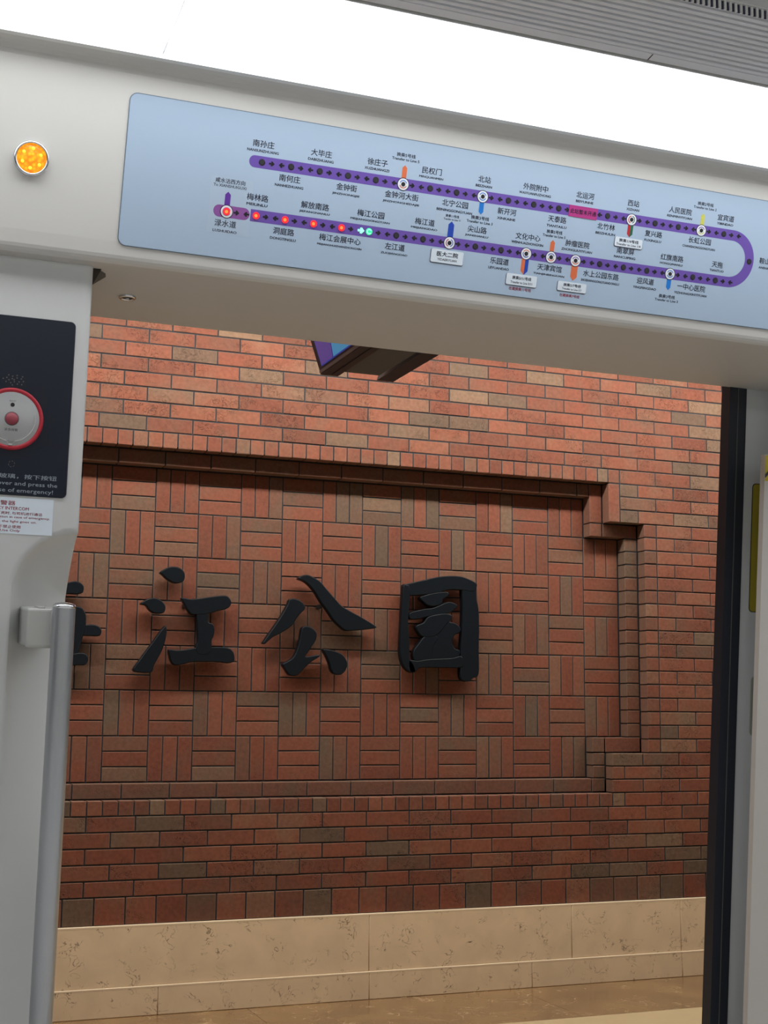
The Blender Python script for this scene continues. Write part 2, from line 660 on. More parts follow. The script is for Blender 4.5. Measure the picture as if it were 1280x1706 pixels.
def course(parent, a, b, z0, z1, yf, phase, coll, ref=U0, L=LB, extra=None, **kw):
    js = joints(phase, a, b, ref, L)
    for p, q in zip(js, js[1:]):
        if q <= XL or p >= XR:
            (extra if extra is not None else coll).append((p, q, z0, z1, yf, .062))
        else:
            brick(parent, p, q, z0, z1, yf, **kw)


# mortar bed of the outer wall (boxes around the stepped opening)
m0, m1 = P0 + .0035, P1
g = .009
wall = obj('wall_back', boxes([
    (XFL, XFR, m0, .2, 2.362 + g, 3.45),
    (XFL, XFR, m0, .2, .3, .8636 - g),
    (2.61 + g, XFR, m0, .2, .8636 - g, 2.362 + g),
    (2.412 + g, 2.61 + g, m0, .2, 2.168 + g, 2.362 + g),
    (2.41 + g, 2.61 + g, m0, .2, .8636 - g, 1.0505 - g)]), 'mortar')
tag(wall, kind='structure')
far = []
for i in range(0, 13):
    ph = 0.5 if i % 2 == 0 else 0.0
    if i > 8:
        js = joints(ph, XFL, XFR)
        far += [(p, q, zr[i], zr[i + 1], P0, .062) for p, q in zip(js, js[1:])]
    else:
        course(wall, XFL, XFR, zr[i], zr[i + 1], P0, ph, far)
# courses to the right of the opening
for i in range(-24, 0):
    z0, z1 = zr[i], zr[i + 1] if i < -1 else ZB
    ph = 0.5 if i % 2 == 0 else 0.0
    a = 2.478 if i >= -4 else (2.684 if i >= -21 else 2.409)
    course(wall, a, XFR, z0, z1, P0, ph, far)
course(wall, 2.412, XFR, zr[-25], .8636, P0, 0.0, far)
loose_bricks('brick_courses_beyond', far, wall)

# lower courses
low = obj('trim_2', boxes([(XFL, XFR, m0 + .004, m1, ZM + .002, zr[-25] - g)]), 'mortar')
tag(low, kind='structure')
lf = []
for i in range(-30, -25):
    ph = (0.555 if i % 2 == 0 else 0.055)
    course(low, XFL, XFR, zr[i], zr[i + 1], P0, ph, lf)
course(low, XFL, XFR, ZM, ZT, P0, 0, lf, ref=1.253, L=.1285)
loose_bricks('brick_courses_beyond', lf, low)

# brick surround of the recess: header courses and the inner step
sur = obj('trim_1', boxes([
    (XFL, 2.34 + g, P1 + .0035, .0, 2.295 + g, 2.366),
    (2.34 + g, 2.414, P1 + .0035, .0, 2.1 + g, 2.366),
    (2.41, 2.614, P1 + .0035, .0, 2.1 + g, 2.172),
    (2.535 + g, 2.614, P1 + .0035, .0, 1.047, 2.172),
    (2.34 + g, 2.614, P1 + .0035, .0, 1.047, 1.125 - g),
    (2.34 + g, 2.414, P1 + .0035, .0, .860, 1.125 - g),
    (XFL, 2.414, P1 + .0035, .0, .860, .93 - g)]), 'mortar')
tag(sur, kind='structure')
sf = []
course(sur, XFL, 2.412, 2.362, ZB, P0, 0, sf, ref=-.004, L=.0655, mat='brick_smooth', grey=None)
brick(sur, 2.412, 2.478, 2.362, ZB, P0, mat='brick_smooth', grey=.1)
brick(sur, 2.412, 2.478, 2.168, 2.362, P0, mat='brick_smooth', grey=.05, bright=.6)
for i in range(-21, -4):
    brick(sur, 2.61, 2.684, zr[i], zr[i + 1], P0, mat='brick_smooth', grey=rnd.choice([.1, .2, .5, .3]))
course(sur, XFL, 2.412, zr[-25], .8636, P0, 0, sf, ref=1.36, L=.0653, mat='brick_smooth')
# inner step
course(sur, XFL, 2.34, 2.295, 2.362, P1, 0, sf, mat='brick_smooth', grey=.3, bright=.3)
brick(sur, 2.34, 2.412, 2.168, 2.362, P1, mat='brick_smooth', grey=.1)
brick(sur, 2.34, 2.412, 2.1, 2.168, P1, mat='brick_smooth', grey=.2)
brick(sur, 2.412, 2.61, 2.1, 2.168, P1, mat='brick_smooth', grey=.3)
zz = [2.1 - .065 * k for k in range(16)]
for a, b in zip(zz, zz[1:]):
    brick(sur, 2.535, 2.61, b, a, P1, mat='brick_smooth', grey=rnd.choice([.35, .5, .7, .8]), bright=.3)
brick(sur, 2.41, 2.61, 1.0505, 1.125, P1, mat='brick_smooth', grey=.2, bright=.2)
for a, b in ((1.0505, 1.125), (.99, 1.0505), (.93, .99)):
    brick(sur, 2.34, 2.41, a, b, P1, mat='brick_smooth', grey=.6, bright=.2)
course(sur, XFL, 2.41, .8636, .93, P1, .3, sf, mat='brick_smooth', grey=.45, bright=.2)
loose_bricks('brick_courses_beyond', sf, sur)

# basket-weave panel
wv = obj('wall_recess', boxes([(XFL, 2.60, P2 + .0035, .15, .9, 2.33)]), 'mortar')
tag(wv, kind='structure')
GREY = {(3, -1): {2: .5}, (0, -1): {2: .8}, (4, -1): {1: .45}, (5, -1): {1: .8, 2: .8}, (6, -1): {1: .9, 2: .8}, (7, -1): {0: .8, 2: .9},
        (8, -1): {2: .8}, (9, -1): {2: .7}, (0, 0): {0: .9}, (1, 0): {2: .7}, (2, 0): {2: .6}, (3, 0): {0: .5}, (6, 0): {1: .9},
        (8, 0): {1: .9}, (11, 0): {1: .6}, (-1, 1): {1: .6, 2: .8}, (0, 1): {0: .5, 1: .6}, (2, 1): {1: .9, 2: .7}, (3, 1): {1: .5, 2: .5},
        (8, 1): {0: .6}, (11, 1): {1: .8}, (-1, 2): {0: .5, 1: .4}, (4, 2): {0: .4, 1: .4, 2: .4}, (5, 2): {1: .7, 2: .8}, (3, 2): {0: .5},
        (6, 2): {1: .7}, (9, 2): {1: .3, 2: .5}, (10, 2): {0: .6, 2: .6}, (11, 2): {0: .6}, (12, 2): {1: .7}, (-1, 3): {0: .6, 1: .7, 2: .7},
        (0, 3): {0: .7, 1: .6}, (6, 3): {0: .7, 1: .7}, (7, 3): {2: .5}, (9, 3): {0: .5, 1: .5}, (10, 3): {1: .5, 2: .6}, (11, 3): {0: .4},
        (0, 4): {0: .8}, (2, 4): {0: .6}, (3, 4): {0: .8}, (4, 4): {0: .6, 1: .8}, (5, 4): {0: .7}, (7, 4): {1: .8}, (8, 4): {0: .4, 1: .8},
        (10, 4): {1: .8}, (11, 4): {1: .4, 2: .3}, (12, 4): {0: .6}, (0, 5): {0: .5, 2: .8}, (2, 5): {2: .8}, (3, 5): {0: .5},
        (5, 5): {0: .8, 1: .4}, (8, 5): {0: .6}, (9, 5): {0: .6, 1: .5}, (11, 5): {1: .4, 2: .7}}
MD = .195
bf = []
for mcol in range(-14, 13):
    for nrow in range(-1, 6):
        if mcol == 12 and nrow in (-1, 5):
            continue
        for k in range(3):
            X0, Z1 = mcol * MD, 2.1 - nrow * MD
            if (mcol + nrow) % 2 == 0:
                r = (X0 + k * MD / 3, X0 + (k + 1) * MD / 3, Z1 - MD, Z1)
            else:
                r = (X0, X0 + MD, Z1 - (k + 1) * MD / 3, Z1 - k * MD / 3)
            if mcol < -1:
                bf.append((*r, P2, .03))
            else:
                gy = GREY.get((mcol, nrow), {}).get(k, rnd.uniform(0, .12))
                brick(wv, *r, P2, d=.03, grey=gy, mat='brick_smooth', g=.0052, bright=rnd.uniform(.1, .75))
loose_bricks('brick_courses_beyond', bf, wv)

# ------------------------------------------------------------------ marble dado and platform floor
dado = obj('trim_3', boxes([(XFL, XFR, P0 + .012, .15, -.05, ZM - .006)]), 'mortar')
tag(dado, kind='structure')


def slab_row(name, js, z0, z1, yf, mat, gap=.0015):
    for a, b in zip(js, js[1:]):
        me = bevel_box(a + gap / 2, b - gap / 2, yf, P0 + .02, z0 + .0006, z1, .0022, 1)
        obj(name, me, mat, dado)


slab_row('marble_slab', [-2.85, -1.84, -.836, 1.168, 2.173, 2.766, 3.9, 5.3], .117, ZM, P0 - .014, 'dado')
slab_row('marble_slab', [-2.9, -2.05, -.836, .24, 1.168, 1.963, 2.766, 3.9, 5.3], 0.0, .1165, P0 - .02, 'dado')
for z, yf in ((ZM, P0 - .014), (.117, P0 - .020)):
    obj('polished_edge', prism_x([(yf - .0005, z - .0065), (yf - .0005, z - .001), (yf + .004, z + .001), (P0 + .01, z + .001), (P0 + .01, z - .003), (yf + .004, z - .0065)], XFL, XFR), 'dado_edge', dado)

fl = obj('floor', boxes([(XFL, XFR, -3.55, P0, -.08, -.004)]), 'mortar')
tag(fl, kind='structure')
YB = Y(5.175)
for a, b in zip([-3.2, -1.9, -.63, .62, 1.88, 3.1, 4.4], [-1.9, -.63, .62, 1.88, 3.1, 4.4, 5.4]):
    obj('border_slab', boxes([(a + .001, b - .001, YB + .001, P0 - .012, -.03, 0)]), 'brown_marble', fl)
for a, b in zip([-3.2, -2.4, -1.4, -.4, .6, 1.6, 2.6, 3.6, 4.6], [-2.4, -1.4, -.4, .6, 1.6, 2.6, 3.6, 4.6, 5.4]):
    for c, d in ((YB - 1.0, YB), (YB - 2.0, YB - 1.0), (-3.55, YB - 2.0)):
        obj('floor_tile', boxes([(a + .001, b - .001, c + .001, d - .001, -.03, 0)]), 'beige_tile', fl)

pc = obj('ceiling_platform', boxes([(XFL, XFR, -3.6, .2, 3.40, 3.5)]), 'platform_ceiling')
tag(pc, kind='structure')
for nm, y, lb in (('linear_lamp', -.93, 'long linear lamp under the platform ceiling close to the brick wall'),
                  ('linear_lamp', -3.0, 'long linear lamp under the platform ceiling over the platform edge')):
    t = empty(nm, loc=(1.2, y, 3.40))
    tag(t, lb, 'lamp', 'linear lamps under the platform ceiling')
    obj('lamp_body', boxes([(-4, 4, -.12, .12, -.12, 0)]), 'housing', t)
    obj('lamp_tube', boxes([(-3.95, 3.95, -.10, .10, -.126, -.12)]), 'lamp', t)


# ------------------------------------------------------------------ station name in raised characters
def catmull(pts, sub=5):
    n = len(pts)
    out = []
    for i in range(n):
        p0, p1, p2, p3 = (Vector(pts[(i + k - 1) % n]) for k in range(4))
        d1, d2 = (p1 - p0), (p2 - p1)
        for s in range(sub):
            t = s / sub
            out.append(.5 * ((2 * p1) + (-p0 + p2) * t + (2 * p0 - 5 * p1 + 4 * p2 - p3) * t * t + (-p0 + 3 * p1 - 3 * p2 + p3) * t ** 3))
    return [(v.x, v.y) for v in out]


def pix_wall(x, y, Yp):
    """a point measured in the photograph, on the plane where the letter fronts stand"""
    d = Mcw @ Vector(((x - 640) / F, (y - 853) / F, 1))
    p = CAM + d * ((Yp - CAM.y) / d.y)
    return p.x, p.z


def stroke(parent, pts, depth, yf, smooth=True):
    if smooth:
        pts = catmull(pts, 4)
    cu = bpy.data.curves.new('stroke', 'CURVE')
    cu.dimensions = '2D'
    cu.fill_mode = 'BOTH'
    sp = cu.splines.new('POLY')
    sp.points.add(len(pts) - 1)
    for p, q in zip(sp.points, pts):
        p.co = (q[0], q[1], 0, 1)
    sp.use_cyclic_u = True
    cu.extrude = depth / 2
    cu.bevel_depth = .0035
    cu.bevel_resolution = 1
    cu.offset = -.0035
    o = bpy.data.objects.new('stroke', cu)
    COL.objects.link(o)
    dg = bpy.context.evaluated_depsgraph_get()
    me = bpy.data.meshes.new_from_object(o.evaluated_get(dg))
    bpy.data.objects.remove(o)
    mt = Matrix(((1, 0, 0, 0), (0, 0, -1, 0), (0, 1, 0, 0), (0, 0, 0, 1)))
    me.transform(mt)
    for v in me.vertices:
        v.co.y += yf
    return obj('stroke', me, 'lacquer', parent)


LY = -.052


def character(label, crop, strokes, base):
    cx, cy, sc = crop
    ox, oz = pix_wall(*base, LY)
    t = empty('raised_character', loc=(ox, LY, oz))
    tag(t, label, 'sign letter', 'black raised characters of the station name')
    for k, s in enumerate(strokes):
        pts = []
        for x, y in s:
            X, Z = pix_wall(cx + x / sc, cy + y / sc, LY)
            pts.append((X - ox, Z - oz))
        stroke(t, pts, .030, .0012 * (k % 3))
    # pegs that hold it off the bricks
    obj('fixing_peg', boxes([(-.008, .008, .012, -LY + .004, .1, .116)]), 'dark', t)
    return t


character('leftmost black raised character, half hidden behind the steel handrail', (100, 940, 8), [
    [(-250, 300), (-120, 330), (0, 290), (90, 250), (190, 228), (260, 248), (305, 290), (310, 340), (290, 385), (220, 402), (80, 398), (-100, 420), (-230, 400)],
    [(170, 560), (215, 562), (280, 580), (320, 630), (340, 700), (335, 860), (300, 960), (275, 1060), (240, 1180), (200, 1300), (120, 1300), (150, 1000), (160, 700)],
    [(-200, 830), (0, 850), (200, 830), (340, 808), (440, 806), (510, 830), (545, 880), (540, 930), (500, 960), (330, 955), (0, 970), (-200, 950)],
    [(-180, 1250), (0, 1230), (240, 1182), (330, 1195), (365, 1240), (360, 1300), (320, 1345), (230, 1345), (0, 1370), (-180, 1360)],
    [(-230, 560), (-140, 590), (-150, 800), (-180, 1000), (-190, 1250), (-100, 1300), (-180, 1380), (-300, 1340), (-290, 1000), (-250, 760)],
    [(-200, 560), (-60, 565), (100, 560), (220, 562), (215, 640), (60, 650), (-120, 660), (-210, 650)],
    [(-120, 120), (-60, 150), (-90, 250), (-180, 400), (-290, 520), (-320, 500), (-240, 380), (-170, 250)],
    [(-960, 440), (-860, 450), (-640, 420), (-470, 400), (-420, 440), (-480, 500), (-660, 520), (-880, 550), (-950, 520)],
    [(-760, 160), (-690, 150), (-640, 200), (-650, 500), (-640, 900), (-640, 1330), (-700, 1400), (-750, 1320), (-745, 900), (-750, 400)],
    [(-700, 520), (-690, 620), (-780, 800), (-900, 970), (-990, 1040), (-1000, 1010), (-880, 820), (-780, 640)],
    [(-640, 560), (-560, 620), (-480, 740), (-500, 800), (-570, 760), (-630, 660)],
], (110, 1100))
character('black raised character with three drops and an I-shaped body, second from the left', (210, 930, 6.4), [
    [(358, 155), (400, 120), (450, 98), (510, 92), (570, 108), (612, 150), (620, 200), (605, 245), (570, 265), (520, 268), (470, 250), (420, 215), (385, 180)],
    [(150, 488), (200, 450), (260, 428), (320, 430), (370, 455), (408, 500), (412, 550), (390, 585), (340, 592), (280, 580), (235, 545), (205, 505)],
    [(412, 722), (425, 760), (422, 830), (400, 920), (370, 1000), (320, 1090), (290, 1150), (275, 1210), (220, 1222), (150, 1220), (90, 1210), (72, 1190), (90, 1150), (150, 1070), (200, 1000), (260, 920), (340, 810)],
    [(585, 425), (680, 437), (780, 430), (880, 415), (990, 402), (1060, 402), (1100, 435), (1112, 480), (1095, 520), (1050, 548), (990, 560), (920, 580), (850, 600), (760, 604), (690, 600), (640, 540), (610, 480)],
    [(752, 580), (860, 580), (870, 680), (915, 700), (935, 760), (925, 830), (905, 880), (905, 980), (850, 1030), (760, 1020), (735, 960), (758, 880), (752, 720)],
    [(452, 975), (540, 982), (640, 972), (740, 955), (900, 948), (1000, 948), (1090, 960), (1135, 1000), (1150, 1060), (1140, 1105), (1080, 1120), (980, 1108), (850, 1105), (700, 1108), (600, 1132), (520, 1140), (480, 1110), (460, 1050)],
], (310, 1050))
character('black raised character like an open tent over a hook, second from the right', (420, 940, 5.818), [
    [(355, 345), (400, 335), (460, 358), (500, 400), (500, 440), (460, 480), (420, 530), (390, 580), (330, 632), (250, 680), (190, 710), (150, 745), (115, 775), (98, 765), (115, 735), (180, 640), (250, 540), (310, 440), (340, 385)],
    [(442, 145), (462, 118), (520, 104), (580, 125), (650, 170), (720, 250), (790, 330), (860, 405), (950, 460), (1060, 520), (1190, 602), (1180, 622), (1120, 632), (1000, 642), (905, 645), (850, 610), (780, 540), (720, 450), (660, 370), (600, 270), (540, 200), (490, 165)],
    [(480, 618), (520, 600), (580, 622), (616, 665), (612, 730), (570, 800), (530, 860), (512, 895), (580, 888), (642, 878), (640, 900), (560, 950), (500, 1010), (440, 1070), (400, 1084), (350, 1070), (310, 1010), (288, 968), (340, 940), (390, 905), (420, 850), (450, 760), (465, 680)],
    [(680, 830), (730, 828), (800, 845), (860, 872), (900, 920), (912, 970), (905, 1010), (880, 1050), (840, 1073), (785, 1062), (755, 1020), (740, 960), (710, 890)],
], (535, 1050))
character('rightmost black raised character, a tall frame enclosing cursive strokes', (650, 945, 8), [
    [(165, 243), (205, 240), (243, 260), (246, 400), (238, 560), (225, 750), (243, 1000), (245, 1180), (262, 1250), (300, 1300), (320, 1395), (250, 1400), (180, 1340), (140, 1260), (120, 1150), (120, 1000), (135, 700), (150, 450)],
    [(165, 245), (300, 205), (450, 170), (620, 132), (780, 118), (920, 125), (1030, 160), (1130, 215), (1140, 260), (1090, 330), (940, 310), (770, 305), (600, 350), (450, 370), (235, 380), (180, 340)],
    [(945, 200), (1040, 180), (1135, 230), (1132, 400), (1165, 560), (1172, 800), (1168, 1100), (1165, 1425), (1090, 1480), (1040, 1522), (965, 1518), (925, 1470), (920, 1340), (928, 1100), (945, 800), (952, 500)],
    [(235, 1245), (350, 1248), (520, 1225), (800, 1212), (935, 1188), (950, 1330), (700, 1340), (400, 1340), (320, 1398), (245, 1390)],
    [(385, 405), (480, 368), (600, 340), (740, 332), (768, 365), (745, 400), (690, 430), (680, 480), (600, 520), (500, 515), (430, 465)],
    [(250, 610), (440, 560), (560, 545), (700, 485), (780, 465), (860, 490), (880, 525), (840, 570), (780, 610), (640, 645), (480, 665), (350, 695), (255, 690)],
    [(335, 785), (430, 740), (500, 660), (700, 620), (800, 640), (800, 690), (720, 780), (640, 880), (560, 925), (430, 930), (365, 875)],
    [(440, 925), (540, 890), (620, 950), (560, 1060), (530, 1225), (350, 1248), (298, 1225), (300, 1115), (370, 1015)],
    [(640, 760), (720, 720), (800, 735), (870, 755), (928, 830), (900, 880), (845, 905), (815, 1000), (850, 1085), (912, 1110), (905, 1180), (800, 1215), (520, 1230), (560, 950)],
], (730, 1060))

# ------------------------------------------------------------------ hanging platform display
hd = empty('hanging_display', loc=(.515, -2.25, 2.95))
tag(hd, 'dark double-sided display hanging over the platform in front of the upper brick wall', 'display')
y0, y1 = -.62, .56         # towards the train, towards the wall (local)


def disp_side(s):
    # slim leaning screen, s=-1 faces left
    lean = .336
    zb_, zt_ = -.60, .02
    xb = s * .130
    xt = xb + s * lean * (zt_ - zb_)
    th = .060
    bm = bmesh.new()
    vs = []
    for y in (y0, y1):
        for x, z in ((xb, zb_), (xt, zt_), (xt - s * th, zt_), (xb - s * th, zb_)):
            vs.append(bm.verts.new((x, y, z)))
    bm.faces.new(vs[:4])
    bm.faces.new(vs[4:][::-1])
    for k in range(4):
        bm.faces.new((vs[k], vs[(k + 1) % 4], vs[4 + (k + 1) % 4], vs[4 + k]))
    o = obj('display_body', from_bm(bm), 'housing_dark', hd)

    def onface(pts, mat, off, name):
        # pts in (y, height up the face)
        bm = bmesh.new()
        dx, dz = s * lean, 1.0
        L_ = math.hypot(dx, dz)
        nx, nz = s * dz / L_, -abs(dx) / L_
        v = [bm.verts.new((xb + dx * h / L_ + nx * off, y, zb_ + h / L_ + nz * off)) for y, h in pts]
        v2 = [bm.verts.new((xb + dx * h / L_ - nx * .002, y, zb_ + h / L_ - nz * .002)) for y, h in pts]
        bm.faces.new(v)
        n = len(v)
        for k in range(n):
            bm.faces.new((v[k], v[(k + 1) % n], v2[(k + 1) % n], v2[k]))
        return obj(name, from_bm(bm), mat, o)
    onface([(y0, .004), (y1, .004), (y1, .014), (y0, .014)], 'housing_light' if s < 0 else 'housing_dark', .002, 'bezel_edge')
    if s < 0:
        onface([(y0 + .03, .022), (y1 - .035, .022), (y1 - .035, .60), (y0 + .03, .60)], 'scr_blue', .003, 'screen')
        onface([(y1 - .04, .026), (y1 - .15, .026), (y1 - .18, .10), (y1 - .15, .3), (y1 - .05, .3)], 'scr_purple', .004, 'screen_picture')
        onface([(y1 - .16, .026), (y1 - .36, .026), (y1 - .38, .14), (y1 - .30, .25), (y1 - .19, .12)], 'scr_cyan', .004, 'screen_picture')
        onface([(y1 - .28, .09), (y1 - .36, .07), (y1 - .40, .16), (y1 - .34, .19)], 'scr_lime', .005, 'screen_picture')
        for a, b in ((.06, .12), (.085, .16), (.055, .19), (.10, .215)):
            onface([(y1 - a, b), (y1 - a - .022, b + .004), (y1 - a - .026, b + .018), (y1 - a - .004, b + .014)], 'scr_white', .005, 'screen_picture')
        onface([(y1 - .22, .17), (y1 - .27, .165), (y1 - .28, .21), (y1 - .235, .22)], 'scr_blue', .006, 'screen_picture')


disp_side(-1)
disp_side(1)
obj('centre_casing', boxes([(-.072, .058, y0, y1 - .055, -.597, .02)]), 'housing', hd)
obj('rib', boxes([(-.098, -.072, y0, y1 - .02, -.602, -.55)]), 'housing_dark', hd)
for yy in (-.35, .3):
    obj('suspension_rod', lathe([(.018, 0), (.018, .45)], 16), 'steel', hd).location = (0, yy, .0)

# ------------------------------------------------------------------ carriage: door header, ceiling
XA, XB = -4.2, 4.2
fz0, fd0, ftl = 1.9643, 2.075, .2976


def fpt(z):
    return (Y(fd0 - ftl * (z - fz0)), z)


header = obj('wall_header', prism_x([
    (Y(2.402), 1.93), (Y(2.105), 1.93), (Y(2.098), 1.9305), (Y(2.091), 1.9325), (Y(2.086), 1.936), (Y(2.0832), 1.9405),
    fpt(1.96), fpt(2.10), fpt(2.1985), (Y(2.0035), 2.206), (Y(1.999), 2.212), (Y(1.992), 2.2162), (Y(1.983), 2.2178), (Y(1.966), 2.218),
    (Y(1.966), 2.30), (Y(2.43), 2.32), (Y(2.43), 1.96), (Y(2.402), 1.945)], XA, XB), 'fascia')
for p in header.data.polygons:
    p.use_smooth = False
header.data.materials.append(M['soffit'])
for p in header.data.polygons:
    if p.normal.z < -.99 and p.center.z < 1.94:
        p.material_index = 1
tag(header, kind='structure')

# luminous ceiling strips
def light_strip(label, flip):
    # flip mirrors the strip across the carriage
    def yy(D):
        return Y(D) if not flip else Y(1.77 - D)
    t = empty('ceiling_light', loc=(0, yy(1.85), 2.23))
    tag(t, label, 'ceiling light', None)

    def P(lst):
        return [(yy(D) - yy(1.85), z - 2.23) for D, z in lst]
    seams = [-4.2, -3.847, -2.247, -.647, .953, 2.553, 4.2]
    for a, b in zip(seams, seams[1:]):
        a2, b2 = max(a, XA) + .0015, b - .0015
        obj('diffuser', prism_x(P([(1.9545, 2.2225), (1.9, 2.2277), (1.74, 2.2462), (1.74, 2.2562), (1.9545, 2.2332)]), a2, b2), 'diffuser', t)
    for s in (-3.847, -2.247, -.647, .953, 2.553):
        obj('joint_strip', prism_x(P([(1.9545, 2.2232), (1.74, 2.2469), (1.74, 2.2550), (1.9545, 2.232)]), s - .0028, s + .0028), 'seam', t)
    obj('lip', prism_x(P([(1.966, 2.2165), (1.9555, 2.2165), (1.9555, 2.2235), (1.966, 2.2235)]), XA, XB), 'alu_light', t)
    obj('upper_edge', prism_x(P([(1.7395, 2.2455), (1.7365, 2.2450), (1.7365, 2.256), (1.7395, 2.256)]), XA, XB), 'alu_light', t)
    obj('shadow_groove', prism_x(P([(1.7362, 2.254), (1.7325, 2.254), (1.7325, 2.262), (1.7362, 2.262)]), XA, XB), 'dark', t)
    return t


light_strip('long glowing white ceiling panel strip above the door header', False)
light_strip('long glowing white ceiling panel strip over the opposite seats, behind the camera', True)

# ribbed ceiling
cs = -.150


def cz(D):
    return 2.2475 + cs * (D - 1.73)


pts = []
D = 1.732
pts += [(D, cz(D)), (1.7165, cz(1.7165)), (1.7160, cz(1.716) + .003), (1.7150, cz(1.715) + .003)]
D = 1.7145
pitch = .0112
for k in range(11):
    pts += [(D, cz(D) + .0002), (D - .0062, cz(D - .0062) + .0002), (D - .0072, cz(D - .007) + .0075), (D - .0104, cz(D - .0104) + .0075)]
    D -= pitch
pts.append((D, cz(D)))
pts.append((1.5895, cz(1.5895)))
DE = 1.5895
top = [(DE, cz(DE) + .03), (1.732, cz(1.732) + .03)]
ceil = obj('ceiling', prism_x([(Y(d), z) for d, z in pts + top], XA, XB), 'alu')
tag(ceil, kind='structure')
for s in (-2.247, -.43, .953):
    obj('panel_joint', prism_x([(Y(1.732), cz(1.732) - .0004), (Y(1.7165), cz(1.7165) - .0004), (Y(1.7165), cz(1.7165) + .002), (Y(1.732), cz(1.732) + .002)], s + .5, s + .5015), 'dark', ceil)
# slotted air outlet: a short upright face with slots
gz = cz(1.5895)
gb = bmesh.new()
x = -1.0
while x < 1.6:
    bm_box(gb, x, x + .0042, Y(1.5865), Y(1.5888), gz - .001, gz + .0125)
    x += .0095
bars = obj('grille_bars', from_bm(gb), 'alu_light', ceil)
bars['kind'] = 'stuff'
obj('grille_back', boxes([(XA, XB, Y(1.5887), Y(1.5895), gz - .0005, gz + .0125)]), simple('grille_dark_blue', (.02, .025, .06), .5), ceil)
obj('grille_edge', boxes([(XA, XB, Y(1.5845), Y(1.5895), gz + .0125, gz + .0150)]), 'alu_light', ceil)
obj('middle_panel', prism_x([(Y(1.585), gz + .015), (Y(.885), cz(1.0) + .03), (Y(.2), gz + .015), (Y(.2), 2.33), (Y(1.585), 2.33)], XA, XB), 'ceiling_gap', ceil)
obj('ribbed_panel', prism_x([(Y(.2), 2.27), (Y(.036), 2.25), (Y(.036), 2.30), (Y(.2), 2.31)], XA, XB), 'alu', ceil)
obj('roof_shell', boxes([(XA, XB, Y(-.4), Y(2.43), 2.33, 2.36)]), 'ceiling_gap', ceil)

# far side of the carriage (behind the camera), floor and ends
bk = obj('wall_seats_side', prism_x([(Y(-.20), 2.25), (Y(-.30), 1.9), (Y(-.38), 0), (Y(-.45), 0), (Y(-.45), 2.3)], XA, XB), 'fascia')
tag(bk, kind='structure')
tf = obj('floor_carriage', boxes([(XA, XB, Y(-.4), Y(2.46), -.06, 0)]), 'train_floor')
tag(tf, kind='structure')

# ------------------------------------------------------------------ carriage pillars
PD, PT = 2.12, .1


def pd(z):
    return PD + PT * (1.93 - z)


def scoop(x, z):
    if x < -.808 or z > 1.5075:
        return 0.0
    if z > 1.415:
        d = math.hypot(x + .7155, z - 1.415)
        t = (.0925 - d) / .0925
    else:
        t = (x + .808) / .0925
    if t <= 0:
        return 0.0
    t = min(1, t)
    f = .10 * (t ** .62)
    if z < 1.36:
        u = min(1, (1.36 - z) / .42)
        u = u * u * (3 - 2 * u)
        f *= 1 - .80 * u
    return f


def pillar_left():
    xs = [-4.2, -1.6, -1.0, -.9, -.84, -.815] + [-.81 + .0055 * k for k in range(17)] + [-.7145, -.7125]
    edge = -.7125
    zs = [0.0, .4] + [.45 + .03 * k for k in range(29)] + [1.3 + .006 * k for k in range(37)] + [1.55, 1.7, 1.9, 1.96]
    bm = bmesh.new()
    grid = []
    for z in zs:
        row = []
        for x in xs:
            rr = max(0, (x - (edge - .006)) / .006)
            row.append(bm.verts.new((x, Y(pd(z) + scoop(x, z) + .004 * rr * rr), z)))
        row.append(bm.verts.new((edge, Y(pd(z) + .30 - .03), z)))
        grid.append(row)
    for a, b in zip(grid, grid[1:]):
        for k in range(len(a) - 1):
            bm.faces.new((a[k], a[k + 1], b[k + 1], b[k]))
    me = from_bm(bm, False)
    for p in me.polygons:
        p.use_smooth = abs(p.normal.x) < .9
    return me


wl = obj('wall_left', pillar_left(), 'pillar')
tag(wl, kind='structure')
# flat dark plates paint the shade of the notch between pillar top and header
obj('corner_gap_shade', prism_x([(Y(2.13), 1.9305), (Y(2.25), 1.9305), (Y(2.25), 1.9285), (Y(2.13), 1.9285)], -.7125, -.699), 'dark', wl)


def corner_notch_shade():
    bm = bmesh.new()
    pts = [(-.7125, 2.135), (-.700, 2.136), (-.6885, 2.150), (-.6855, 2.165), (-.7125, 2.27)]
    a = [bm.verts.new((x, Y(d), 1.9292)) for x, d in pts]
    b = [bm.verts.new((x, Y(d), 1.9312)) for x, d in pts]
    bm.faces.new(a)
    bm.faces.new(b[::-1])
    for k in range(len(pts)):
        k2 = (k + 1) % len(pts)
        bm.faces.new((a[k], a[k2], b[k2], b[k]))
    return from_bm(bm)


obj('corner_notch_shade', corner_notch_shade(), simple('corner_recess_shade', (.10, .10, .095), .6), wl)  # notch shade painted as a thin dark plate under the header

# right pillar, standing just outside the frame, and its door post
bm = bmesh.new()
outl = [(4.2, 2.12), (.81, 2.12), (.815, 2.33), (4.2, 2.33)]
lo = [bm.verts.new((x, Y(d + PT * 1.93), 0)) for x, d in outl]
hi = [bm.verts.new((x, Y(d - .002), 1.95)) for x, d in outl]
bm.faces.new(lo)
bm.faces.new(hi[::-1])
for k in range(4):
    bm.faces.new((lo[k], lo[(k + 1) % 4], hi[(k + 1) % 4], hi[k]))
wr = obj('wall_right', from_bm(bm), 'pillar')
tag(wr, kind='structure')

FRp = frame_matrix(PT, PD + PT * 1.93, 0.0)      # pillar plane frame, origin at floor level
HP = math.hypot(1, PT)


def sp(z):
    return z * HP


